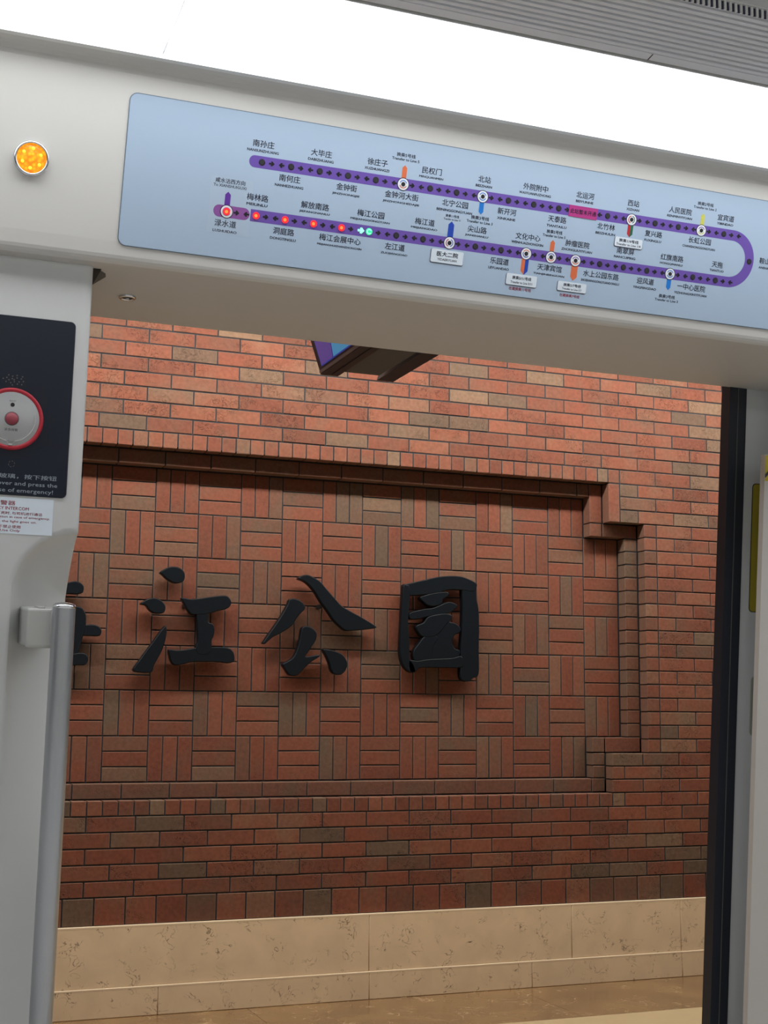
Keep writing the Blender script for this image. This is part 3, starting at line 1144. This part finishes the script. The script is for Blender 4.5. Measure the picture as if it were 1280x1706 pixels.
# ------------------------------------------------------------------ sliding door leaf on the right
FL = frame_matrix(PT, 2.40 + PT * 1.93, 0.0)
door = empty('door_1', FL)
tag(door, kind='structure')


def pbox(x0, x1, z0, z1, n0, n1):
    return boxes([(x0, x1, sp(z0), sp(z1), n0, n1)])


obj('rubber_seal', pbox(.690, .7105, .02, 1.96, -.03, 0), 'rubber', door)
obj('seal_ridge', pbox(.7105, .7122, .02, 1.96, -.03, .0012), 'thin_line', door)
obj('rubber_seal', pbox(.7122, .7335, .02, 1.96, -.03, -.0005), 'rubber', door)
obj('leaf_panel', pbox(.7335, 1.40, .02, 1.96, -.035, -.004), 'leaf', door)
lab = obj('warning_label', plate(rrect(.759, .900, sp(1.454), sp(1.727), .008), -.004, -.0026), 'olive', door)
tag(lab, 'yellow safety label on the door leaf')
obj('label_border', plate(rrect(.7575, .9015, sp(1.4525), sp(1.7285), .009), -.004, -.0032), 'dark', lab)
pk = obj('pull_recess', plate(rrect(.770, .860, sp(1.190), sp(1.316), .010), -.004, -.0030), simple('recess_grey', (.30, .33, .27), .5), door)
obj('recess_rim', plate(rrect(.7685, .8615, sp(1.1885), sp(1.3175), .011), -.004, -.0035), 'bracket', pk)

door2 = empty('door_2', FL)
tag(door2, kind='structure')
obj('rubber_seal', pbox(-.775, -.735, .02, 1.96, -.03, 0), 'rubber', door2)
obj('leaf_panel', pbox(-1.45, -.775, .02, 1.96, -.035, -.004), 'leaf', door2)

# door post with hazard label
FD = frame_matrix(PT, 2.30 + PT * 1.93, 0.0)
post = empty('door_post', FD)
tag(post, 'pale grey door post at the right edge with a yellow and black label on top', 'post')


def post_x(px, py, D0=2.30):
    d = Mcw @ Vector(((px - 640) / F, (py - 853) / F, 1))
    d = d / d.y
    DD = (D0 + PT * (1.93 - CAM.z)) / (1 + PT * d.z)
    return CAM.x + DD * d.x + .006, CAM.z + DD * d.z


PXa, PZa = post_x(1271.5, 757)
PXb, PZb = post_x(1241, 1701)
_, PZl = post_x(1270, 801)
bm = bmesh.new()
lo = [bm.verts.new(v) for v in ((PXb, sp(.3), -.015), (PXb - .0, sp(.3), 0), (PXb + .055, sp(.3), .05), (PXb + .075, sp(.3), .05), (PXb + .075, sp(.3), -.015))]
hi = [bm.verts.new(v) for v in ((PXa, sp(PZa), -.015), (PXa, sp(PZa), 0), (PXa + .055, sp(PZa), .05), (PXa + .075, sp(PZa), .05), (PXa + .075, sp(PZa), -.015))]
bm.faces.new(lo)
bm.faces.new(hi[::-1])
for k in range(5):
    bm.faces.new((lo[k], lo[(k + 1) % 5], hi[(k + 1) % 5], hi[k]))
obj('post_body', from_bm(bm), simple('door_post_paint', (.60, .57, .53), .4), post)
q = 1 / math.hypot(.055, .05)


def on_chamfer(u, z, off):
    return (PXa + .055 * u * q - .05 * q * off, sp(z), .05 * u * q + .055 * q * off)


def chamfer_patch(pts, off):
    bm = bmesh.new()
    bm.faces.new([bm.verts.new(on_chamfer(u, z, off)) for u, z in pts])
    r = bmesh.ops.extrude_face_region(bm, geom=list(bm.faces))
    for v in r['geom']:
        if isinstance(v, bmesh.types.BMVert):
            v.co.x += .05 * q * .001
            v.co.z -= .055 * q * .001
    return from_bm(bm)


lb = obj('hazard_label', chamfer_patch([(.001, PZl), (.07, PZl), (.07, PZa - .002), (.001, PZa - .002)], .001), 'yellow', post)
obj('black_stripe', chamfer_patch([(.001, PZl + .006), (.001, PZl + .014), (.034, PZa - .002), (.046, PZa - .002)], .0016), 'black', lb)
obj('black_stripe', chamfer_patch([(.036, PZl), (.048, PZl), (.07, PZl + .032), (.07, PZl + .044)], .0016), 'black', lb)

# ------------------------------------------------------------------ soffit camera / sensor
se = empty('ceiling_sensor', loc=(-.632, Y(2.26), 1.93))
tag(se, 'small round chrome sensor set in the underside of the door header', 'sensor')
obj('bezel', lathe([(.0145, 0), (.0148, -.0025), (.0125, -.0045), (.0098, -.0035), (.009, .0)]), 'chrome', se)
obj('lens', lathe([(.0095, -.001), (.0085, -.003), (.004, -.0036), (0, -.0038)]), 'glass_black', se)
obj('pin', lathe([(.003, -.003), (.003, -.005), (0, -.0055)]), 'steel', se)

# ------------------------------------------------------------------ amber door indicator
FF = frame_matrix(ftl, fd0, fz0)
ind = empty('door_indicator_light', FF @ Matrix.Translation((-.8246, .1025, 0)))
tag(ind, 'round glowing amber indicator light in a chrome ring, left of the route map', 'indicator light')
obj('bezel', lathe([(.0268, 0), (.0265, .006), (.0245, .009), (.0225, .0085), (.0215, .004)], 40), 'chrome', ind)
am = obj('amber_lens', lathe([(.0218, .004), (.020, .0055), (.012, .0072), (0, .0078)], 40), 'amber', ind)
for k in range(6):
    a = math.radians(25 + 60 * k)
    o = obj('led_spot', lathe([(.0026, 0), (.002, .0012), (0, .0015)], 12), simple('amber_led_core', (1, .6, .05), .3, emit=(1.0, .66, .03), es=1.1) if k == 0 else bpy.data.materials['amber_led_core'], am)
    o.location = (.0145 * math.cos(a), .0145 * math.sin(a), .0066)
obj('lens_ring', plate(arc_band(0, 0, .0045, .0058, 0, 359.9, 28), .0070, .0084), 'amber', am)

# ------------------------------------------------------------------ route map
rm = empty('route_map', FF)
tag(rm, 'long pale blue metro route map panel with a purple line on the door header', 'route map')
obj('panel_edge', plate(rrect(-.6845, .7145, -.0095, .2255, .013), .0002, .0016), 'acrylic_edge', rm)
obj('panel', plate(rrect(-.6835, .7135, -.0083, .2243, .012), .0004, .0022), 'acrylic', rm)
PN = .0023      # print level
ST, SBt = .1515, .0662
x_top = lambda k: -.4656 + .04907 * k
x_bot = lambda k: -.5158 + .0489 * k
s_top = lambda x: .1503 + .0027 * (x + .4656) / .88
s_bot = lambda x: .0652 + .0026 * (x + .5158) / .93
HW = .0096


def band():
    xc, r = .4385, .0427
    yc = (s_top(xc) + s_bot(xc)) / 2
    r = (s_top(xc) - s_bot(xc)) / 2
    up, dn = [], []
    cx0 = -.4775
    left_t = [(cx0 + .0094 * math.cos(math.radians(a)), s_top(cx0) + HW * math.sin(math.radians(a))) for a in range(90, 271, 15)]
    cx1 = -.5285
    left_b = [(cx1 + .0094 * math.cos(math.radians(a)), s_bot(cx1) + HW * math.sin(math.radians(a))) for a in range(90, 271, 15)]
    outer = [(xc + (r + HW) * math.cos(math.radians(a)), yc + (r + HW) * math.sin(math.radians(a))) for a in range(90, -91, -6)]
    inner = [(xc + (r - HW) * math.cos(math.radians(a)), yc + (r - HW) * math.sin(math.radians(a))) for a in range(-90, 91, 6)]
    # outline: top band left cap (reversed), outer arc, bottom band, inner arc back
    return left_t[::-1] + outer + left_b[::-1] + inner, xc, yc, r


bp_, XC, YC, RC = band()
obj('line_band', plate(bp_, PN - .0001, PN), 'purple', rm)
obj('line_band_film', plate(rrect(-.5375, -.4775, s_bot(-.5) - HW, s_bot(-.5) + HW, .0095), PN, PN + .0001), 'mauve', rm)

me_off = plate(circle(0, 0, .0052, 20), 0, .0004)
me_off.materials.append(M['black'])
me_in = plate(circle(0, 0, .0039, 20), 0, .0007)
me_in.materials.append(M['lens_off'])
me_red = plate(circle(0, 0, .0056, 20), 0, .0008)
me_red.materials.append(M['led_red'])
me_hot = plate(circle(0, 0, .0027, 14), 0, .001)
me_hot.materials.append(M['led_hot'])
arrow_pts = [(-.0046, .0014), (-.0002, .0014), (-.0018, .0032), (.0008, .0040), (.0048, 0), (.0008, -.0040), (-.0018, -.0032), (-.0002, -.0014), (-.0046, -.0014)]
me_arr = plate(arrow_pts, 0, .0003)
me_arr.materials.append(M['black'])


def put(name, me, x, y, n, parent, flip=False, rotz=0.0):
    o = bpy.data.objects.new(name, me)
    o.location = (x, y, n)
    o.rotation_euler = (0, 0, rotz + (math.pi if flip else 0))
    return link(o, parent)


def station(x, y, state, transfer=None):
    if transfer:
        # black ring, white face, coloured arcs
        hub = put('interchange_ring', ring_black, x, y, PN + .0001, rm)
        put('interchange_face', ring_white, 0, 0, .0002, hub)
        for (a0, a1), c in transfer:
            obj('interchange_arc', plate(arc_band(0, 0, .0054, .0068, a0, a1), .0004, .0006), c, hub)
        rI = .0030
        base = hub
        px, py, pn = 0, 0, .0005
    if state == 'off':
        o = put('station_light', me_off if not transfer else me_off_s, x, y, PN + (.0008 if transfer else .0001), rm)
        put('lens', me_in if not transfer else me_in_s, 0, 0, .0002, o)
    elif state == 'red':
        o = put('station_light', me_red, x, y, PN + .0009, rm)
        o['label'] = 'lit red station light'
        put('glow_core', me_hot, -.0004, -.0002, .0002, o)
    elif state == 'green':
        o = put('station_light', me_grn, x, y, PN + .0003, rm)
        o['label'] = 'lit green station light'
        put('glow_core', me_grc, 0, 0, .0003, o)


ring_black = plate(circle(0, 0, .0108, 32), 0, .0003)
ring_black.materials.append(M['ink'])
ring_white = plate(circle(0, 0, .0096, 32), 0, .0003)
ring_white.materials.append(M['white_print'])
me_off_s = plate(circle(0, 0, .0036, 18), 0, .0004)
me_off_s.materials.append(M['black'])
me_in_s = plate(circle(0, 0, .0024, 18), 0, .0006)
me_in_s.materials.append(M['lens_off'])
me_grn = plate(circle(0, 0, .0056, 20), 0, .0008)
me_grn.materials.append(M['led_green'])
me_grc = plate(arc_band(0, 0, .0026, .0044, 20, 330, 16), 0, .0009)
me_grc.materials.append(M['led_core'])

BL, NV, OR, RD, GN, YL = 'c_blue', 'c_navy', 'c_orange', 'c_red', 'c_green', 'c_yellow'
TOP = [('南孙庄', 'NANSUNZHUANG'), ('南何庄', 'NANHEZHUANG'), ('大毕庄', 'DABIZHUANG'), ('金钟街', 'JINZHONGJIE'), ('徐庄子', 'XUZHUANGZI'),
       ('金钟河大街', 'JINZHONGHEDAJIE'), ('民权门', 'MINQUANMEN'), ('北宁公园', 'BEININGGONGYUAN'), ('北站', 'BEIZHAN'), ('新开河', 'XINKAIHE'),
       ('外院附中', 'WAIYUANFUZHONG'), ('天泰路', 'TIANTAILU'), ('北运河', 'BEIYUNHE'), ('北竹林', 'BEIZHULIN'), ('西站', 'XIZHAN'),
       ('复兴路', 'FUXINGLU'), ('人民医院', 'RENMINYIYUAN'), ('长虹公园', 'CHANGHONGGONGYUAN'), ('宜宾道', 'YIBINDAO')]
BOT = [('渌水道', 'LUSHUIDAO'), ('梅林路', 'MEILINLU'), ('洞庭路', 'DONGTINGLU'), ('解放南路', 'JIEFANGNANLU'), ('梅江会展中心', 'MEIJIANGHUIZHANZHONGXIN'),
       ('梅江公园', 'MEIJIANGGONGYUAN'), ('左江道', 'ZUOJIANGDAO'), ('梅江道', 'MEIJIANGDAO'), (None, None), ('尖山路', 'JIANSHANLU'),
       ('乐园道', 'LEYUANDAO'), ('文化中心', 'WENHUAZHONGXIN'), ('天津宾馆', 'TIANJINBINGUAN'), ('肿瘤医院', 'ZHONGLIUYIYUAN'),
       ('水上公园东路', 'SHUISHANGGONGYUANDONGLU'), ('南翠屏', 'NANCUIPING'), ('迎风道', 'YINGFENGDAO'), ('红旗南路', 'HONGQINANLU'),
       ('一中心医院', 'YIZHONGXINYIYUAN'), ('天拖', 'TIANTUO')]
TRT = {5: [((20, 160), 'c_blue'), ((200, 340), OR)], 8: [((20, 160), BL), ((200, 340), BL)],
       14: [((100, 250), RD), ((-70, 80), 'c_green')], 17: [((20, 160), 'c_purple'), ((200, 340), YL)]}
TRB = {0: [((20, 340), 'mauve')], 8: [((110, 250), 'red_ink'), ((-70, 70), NV)], 11: [((30, 150), OR), ((160, 320), NV)], 12: [((20, 160), NV), ((200, 340), OR)],
       13: [((20, 160), 'c_purple'), ((200, 340), OR)], 17: [((20, 160), BL), ((200, 340), BL)]}


def names(han, pin, x, s, up, dx=0.0):
    yh = s + (.0288 if up else -.0190)
    yp = s + (.0176 if up else -.0312)
    n = len(han)
    text('station_name', han, x + dx, yh, PN + .0001, rm, w=.0123 * n - .0010, h=.0112 if han[0] != '一' else None, bold=.012)
    text('station_name_latin', pin, x + dx, yp, PN + .0001, rm, w=min(.0044 * len(pin), .078 if len(pin) > 18 else .07), h=.0043, bold=.03)


for k, (hn, pn) in enumerate(TOP):
    x = x_top(k)
    s = s_top(x)
    names(hn, pn, x, s, k % 2 == 0)
    if k != 12:
        station(x, s, 'off', TRT.get(k))
    if k < 18:
        put('arrow', me_arr, x + .0163, s, PN + .0001, rm)
        put('arrow', me_arr, x + .0330, s, PN + .0001, rm, True)
put('arrow', me_arr, x_top(18) + .0163, s_top(.43), PN + .0001, rm)
put('arrow', me_arr, x_top(18) + .0330, s_top(.45), PN + .0001, rm, True)
for k, (hn, pn) in enumerate(BOT):
    x = x_bot(k)
    s = s_bot(x)
    if hn:
        names(hn, pn, x, s, k % 2 == 1, .006 if k == 14 else 0)
    station(x, s, 'red' if k < 5 else ('green' if k == 5 else 'off'), TRB.get(k))
    if k == 4:
        put('arrow', me_arr, x + .0163, s, PN + .0001, rm)
        a = put('arrow', me_arr.copy(), x + .0345, s, PN + .0003, rm, False)
        a.data.materials[0] = M['led_core']
        a.scale = (1.25, 1.25, 2)
        a['label'] = 'lit green direction arrow'
    else:
        put('arrow', me_arr, x + .0163, s, PN + .0001, rm)
        put('arrow', me_arr, x + .0330, s, PN + .0001, rm, True)
# station on the bend
station(XC + RC, YC, 'off')
text('station_name', '鞍山西道', .5275, YC + .005, PN + .0001, rm, w=.0482, h=.0112, bold=.012)
text('station_name_latin', 'ANSHANXIDAO', .5275, YC - .0075, PN + .0001, rm, w=.048, h=.0043, bold=.03)


def pointer(x, y0, y1, w, cols):
    """coloured tab from the ring at y0 to its point at y1"""
    sg = 1 if y1 > y0 else -1
    tip = y1
    sh = y1 - sg * w * 1.0
    if len(cols) == 1:
        return obj('transfer_pointer', plate([(x - w, y0), (x + w, y0), (x + w, sh), (x, tip), (x - w, sh)], PN, PN + .0002), cols[0], rm)
    a = obj('transfer_pointer', plate([(x - w, y0), (x, y0), (x, tip), (x - w, sh)], PN, PN + .0002), cols[0], rm)
    b = obj('transfer_pointer', plate([(x, y0), (x + w, y0), (x + w, sh), (x, tip)], PN, PN + .0002), cols[1], rm)


def transfer_text(x, y, line, en=None, w=.034, parent=None, n=None, dy=.0070, m='ink'):
    parent = parent or rm
    n = n if n is not None else PN + .0001
    text('transfer_note', '换乘%s号线' % line, x, y, n, parent, mat=m, w=w, h=.0066, bold=.02)
    text('transfer_note_latin', en or 'Transfer to Line %s' % line, x, y - dy, n, parent, mat=m, w=w * 1.45, h=.0045, bold=.02)


xt, xb = x_top, x_bot
pointer(xt(5), .158, .1822, .0042, [OR]); transfer_text(xt(5), .1984, '5')
pointer(xt(8), .144, .1214, .0042, [BL]); transfer_text(xt(8), .1150, '3')
pointer(xt(14), .146, .1212, .0055, [RD, GN])
pointer(xt(17), .158, .1835, .0040, [YL]); transfer_text(xt(17) + .002, .2003, '2')
pointer(xb(8), .072, .1024, .0053, [NV])
pointer(xb(11), .060, .0300, .0068, [OR, NV])
pointer(xb(12), .072, .0966, .0042, [OR]); transfer_text(xb(12) + .001, .1105, '5', w=.031)
pointer(xb(13), .060, .0318, .0064, [OR])
pointer(xb(17), .060, .0386, .0045, [BL]); transfer_text(xb(17), .0265, '3')
pointer(xb(0), .074, .0965, .0046, ['c_purple'])
# thin film stickers with their own print
f0 = obj('clear_sticker', plate(rrect(-.5455, -.4762, .0295, .119, .001), PN - .00005, PN + .00003), 'film', rm)
tag(f0, 'clear film sticker over the first station')
text('sticker_text', '咸水沽西方向', -.5140, .1130, PN + .0001, rm, w=.049, h=.0078, bold=.02)
text('sticker_text_latin', 'To XIANSHUIGUXI', -.5140, .1052, PN + .0001, rm, w=.054, h=.0045, bold=.02)
f1 = obj('clear_sticker', plate(rrect(-.1545, -.0947, .0800, .1150, .001), PN - .00005, PN + .00003), 'film', rm)
text('transfer_note', '换乘11号线', xb(8), .1112, PN + .0001, rm, w=.025, h=.0050, bold=.03)
text('transfer_note_latin', 'Transfer to Line 11', xb(8), .1056, PN + .0001, rm, w=.031, h=.0035, bold=.02)


def label_sticker(x0, x1, y0, y1, l1, l2, h1, h2, w1, w2):
    e = obj('paper_label', plate(rrect(x0, x1, y0, y1, .0025), PN + .0004, PN + .0012), 'white_label', rm)
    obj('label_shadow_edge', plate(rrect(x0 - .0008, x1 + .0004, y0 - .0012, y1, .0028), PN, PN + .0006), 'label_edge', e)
    yc = (y0 + y1) / 2
    text('label_text', l1, (x0 + x1) / 2, yc + (y1 - y0) * .17, PN + .0013, e, w=w1, h=h1, bold=.03)
    text('label_text_latin', l2, (x0 + x1) / 2, yc - (y1 - y0) * .24, PN + .0013, e, w=w2, h=h2, bold=.02)


label_sticker(-.1560, -.0958, .0312, .0535, '医大二院', 'YIDAERYUAN', .0085, .0040, .040, .036)
label_sticker(-.0105, .0490, .0106, .0300, '换乘5/11号线', 'Transfer to Line 5/11', .0062, .0040, .037, .042)
label_sticker(.0905, .1480, .0120, .0285, '换乘5/7号线', 'Transfer to Line 5/7', .0058, .0036, .035, .039)
label_sticker(.1930, .2495, .1030, .1195, '换乘1/4号线', 'Transfer to Line 1/4', .0062, .0040, .040, .050)
text('red_note', '在建换乘11号线', .0185, .0045, PN + .0001, rm, 'red_ink', w=.043, h=.0060, bold=.02)
text('red_note', '在建换乘7号线', .1170, .0046, PN + .0001, rm, 'red_ink', w=.040, h=.0056, bold=.02)
pk_ = obj('magenta_sticker', plate([(.0945, .1418), (.1508, .1418), (.1508, .1614), (.0945, .1614)], PN + .0003, PN + .0008), 'pink', rm)
text('sticker_text', '此站暂未开通', .1228, .1516, PN + .0009, pk_, w=.052, h=.0086, bold=.02)

# ------------------------------------------------------------------ emergency intercom
ic = empty('emergency_intercom', FRp)
tag(ic, 'black glass emergency intercom panel with a red-ringed button on the left pillar', 'intercom')
zt_, zb_ = sp(1.8365), sp(1.5615)
obj('panel_rim', plate(rrect(-.9155, -.7350, zb_ - .001, zt_ + .001, .008), -.001, .0012), 'rubber', ic)
obj('glass_panel', plate(rrect(-.9145, -.7362, zb_, zt_, .0075), -.001, .0022), 'glass_black', ic)
rc = (-.825, sp(1.6778))
ring = obj('red_ring', lathe([(.0485, 0), (.0478, .003), (.0455, .0045), (.0425, .0035), (.0415, .002)], 48), 'ring_red', ic)
ring.location = (rc[0], rc[1], .002)
disc = obj('cover_disc', lathe([(.0418, .0028), (.04, .0036), (0, .0040)], 48), 'disc', ic)
disc.location = (rc[0], rc[1], .002)
o = obj('button', lathe([(.0098, .004), (.0094, .0058), (0, .0062)], 28), 'button', disc)
o = obj('button_rim', lathe([(.0108, .0038), (.0106, .0050), (.0098, .0050)], 28), 'metal_text', disc)
o = obj('key_hole', plate(circle(.0, .0215, .0032, 16), .0038, .0043), 'dark', disc)
text('engraved_text', '紧急报警', 0, -.0170, .0043, disc, 'metal_text', w=.020, h=.0040)
text('engraved_text', '指示灯', 0, .0275, .0043, disc, 'metal_text', w=.010, h=.0025)
obj('moulded_rim', plate(arc_band(0, 0, .0345, .0357, -80, 12, 22), .0036, .0050), 'chrome', disc)
obj('moulded_rim', plate(arc_band(0, 0, .0345, .0357, 168, 260, 22), .0036, .0050), 'chrome', disc)
obj('moulded_stem', plate([(.0045, -.0355), (.0025, -.041), (-.0025, -.041), (-.0045, -.0355), (-.0060, -.0345), (-.0035, -.0385), (.0035, -.0385), (.0060, -.0345)], .0036, .0048), 'chrome', disc)
for k in range(19):
    a, r = k * 2.399, .0042 * math.sqrt(k) * .95
    obj('speaker_hole', me_sh if k else plate(circle(0, 0, .0011, 8), 0, .0003), None if k else 'metal_text', ic).location = (-.8245 + r * math.cos(a), sp(1.7385) + r * .55 * math.sin(a), .0022)
    if k == 0:
        me_sh = ic.children[-1].data
for k in range(6):
    a = math.radians(60 * k)
    obj('microphone_mark', plate(arc_band(-.821, sp(1.6085), .0042, .0050, 60 * k, 60 * k + 34, 4), .0022, .0025), 'metal_text', ic)
text('instruction_text', '打碎玻璃，按下按钮', -.7515, sp(1.5900), .0024, ic, 'pale_text', w=.112, h=.0074, align='r')
text('instruction_text', 'Break cover and press the', -.7499, sp(1.5782), .0024, ic, 'pale_text', w=.127, h=.0078, align='r')
text('instruction_text', 'button in case of emergency!', -.7560, sp(1.5675), .0024, ic, 'pale_text', w=.140, h=.0080, align='r')

nt_ = empty('notice_sticker', FRp)
tag(nt_, 'white notice sticker with red print below the emergency intercom', 'sticker')
obj('paper', plate([(-.8800, sp(1.5015)), (-.7537, sp(1.5015)), (-.7537, sp(1.5573)), (-.8800, sp(1.5573))], 0, .0006), 'white_label', nt_)
for body, xr, z, h in (('紧急报警器', -.8115, 1.5487, .0070), ('EMERGENCY INTERCOM', -.7908, 1.5406, .0050), ('按下按钮, 灯亮时, 与司机进行通话', -.7700, 1.5330, .0048),
                       ('Press the button in case of emergency.', -.7581, 1.5268, .0045), ('Speak when the light goes on.', -.7778, 1.5200, .0045),
                       ('非紧急情况下禁止使用', -.8020, 1.5122, .0050), ('Emergency Use Only', -.8025, 1.5060, .0048)):
    text('notice_text', body, -.869, sp(z), .0008, nt_, 'red_ink', w=xr + .869, h=h, align='l', bold=.01)

# ------------------------------------------------------------------ handrail
hr = empty('handrail', frame_matrix(PT, 2.05 + PT * 1.93, 0.0))
tag(hr, 'vertical brushed steel grab rail on a bracket beside the left pillar', 'handrail')
PXc = -.7385


def vtube(z0, z1, r, cap):
    prof = [(r * .0, sp(z0))] + [(r, sp(z0)), (r, sp(z1))]
    if cap:
        for a in range(15, 91, 15):
            prof.append((r * math.cos(math.radians(a)), sp(z1) + .35 * r * math.sin(math.radians(a))))
    me = lathe(prof, 40)
    me.transform(Matrix(((1, 0, 0, 0), (0, 0, 1, 0), (0, -1, 0, 0), (0, 0, 0, 1))))
    return me


p = obj('pole', vtube(.40, 1.3855, .0172, False), 'steel', hr)
p.location = (PXc, 0, 0)
p = obj('pole_cap', vtube(1.3855, 1.3885, .0173, True), 'chrome', hr)
p.location = (PXc, 0, 0)
for z in (1.324, .47):
    o = obj('bracket', bevel_box(-.792, -.740, sp(z), sp(z + .060), -.165, -.010, .005, 3), 'bracket', hr)
    obj('collar', bevel_box(-.757, -.720, sp(z + .004), sp(z + .056), -.03, -.008, .006, 2), 'bracket', hr)
    obj('fixing_clip', bevel_box(-.776, -.765, sp(z + .0585), sp(z + .0625), -.05, -.012, .001, 1), 'bracket', o)
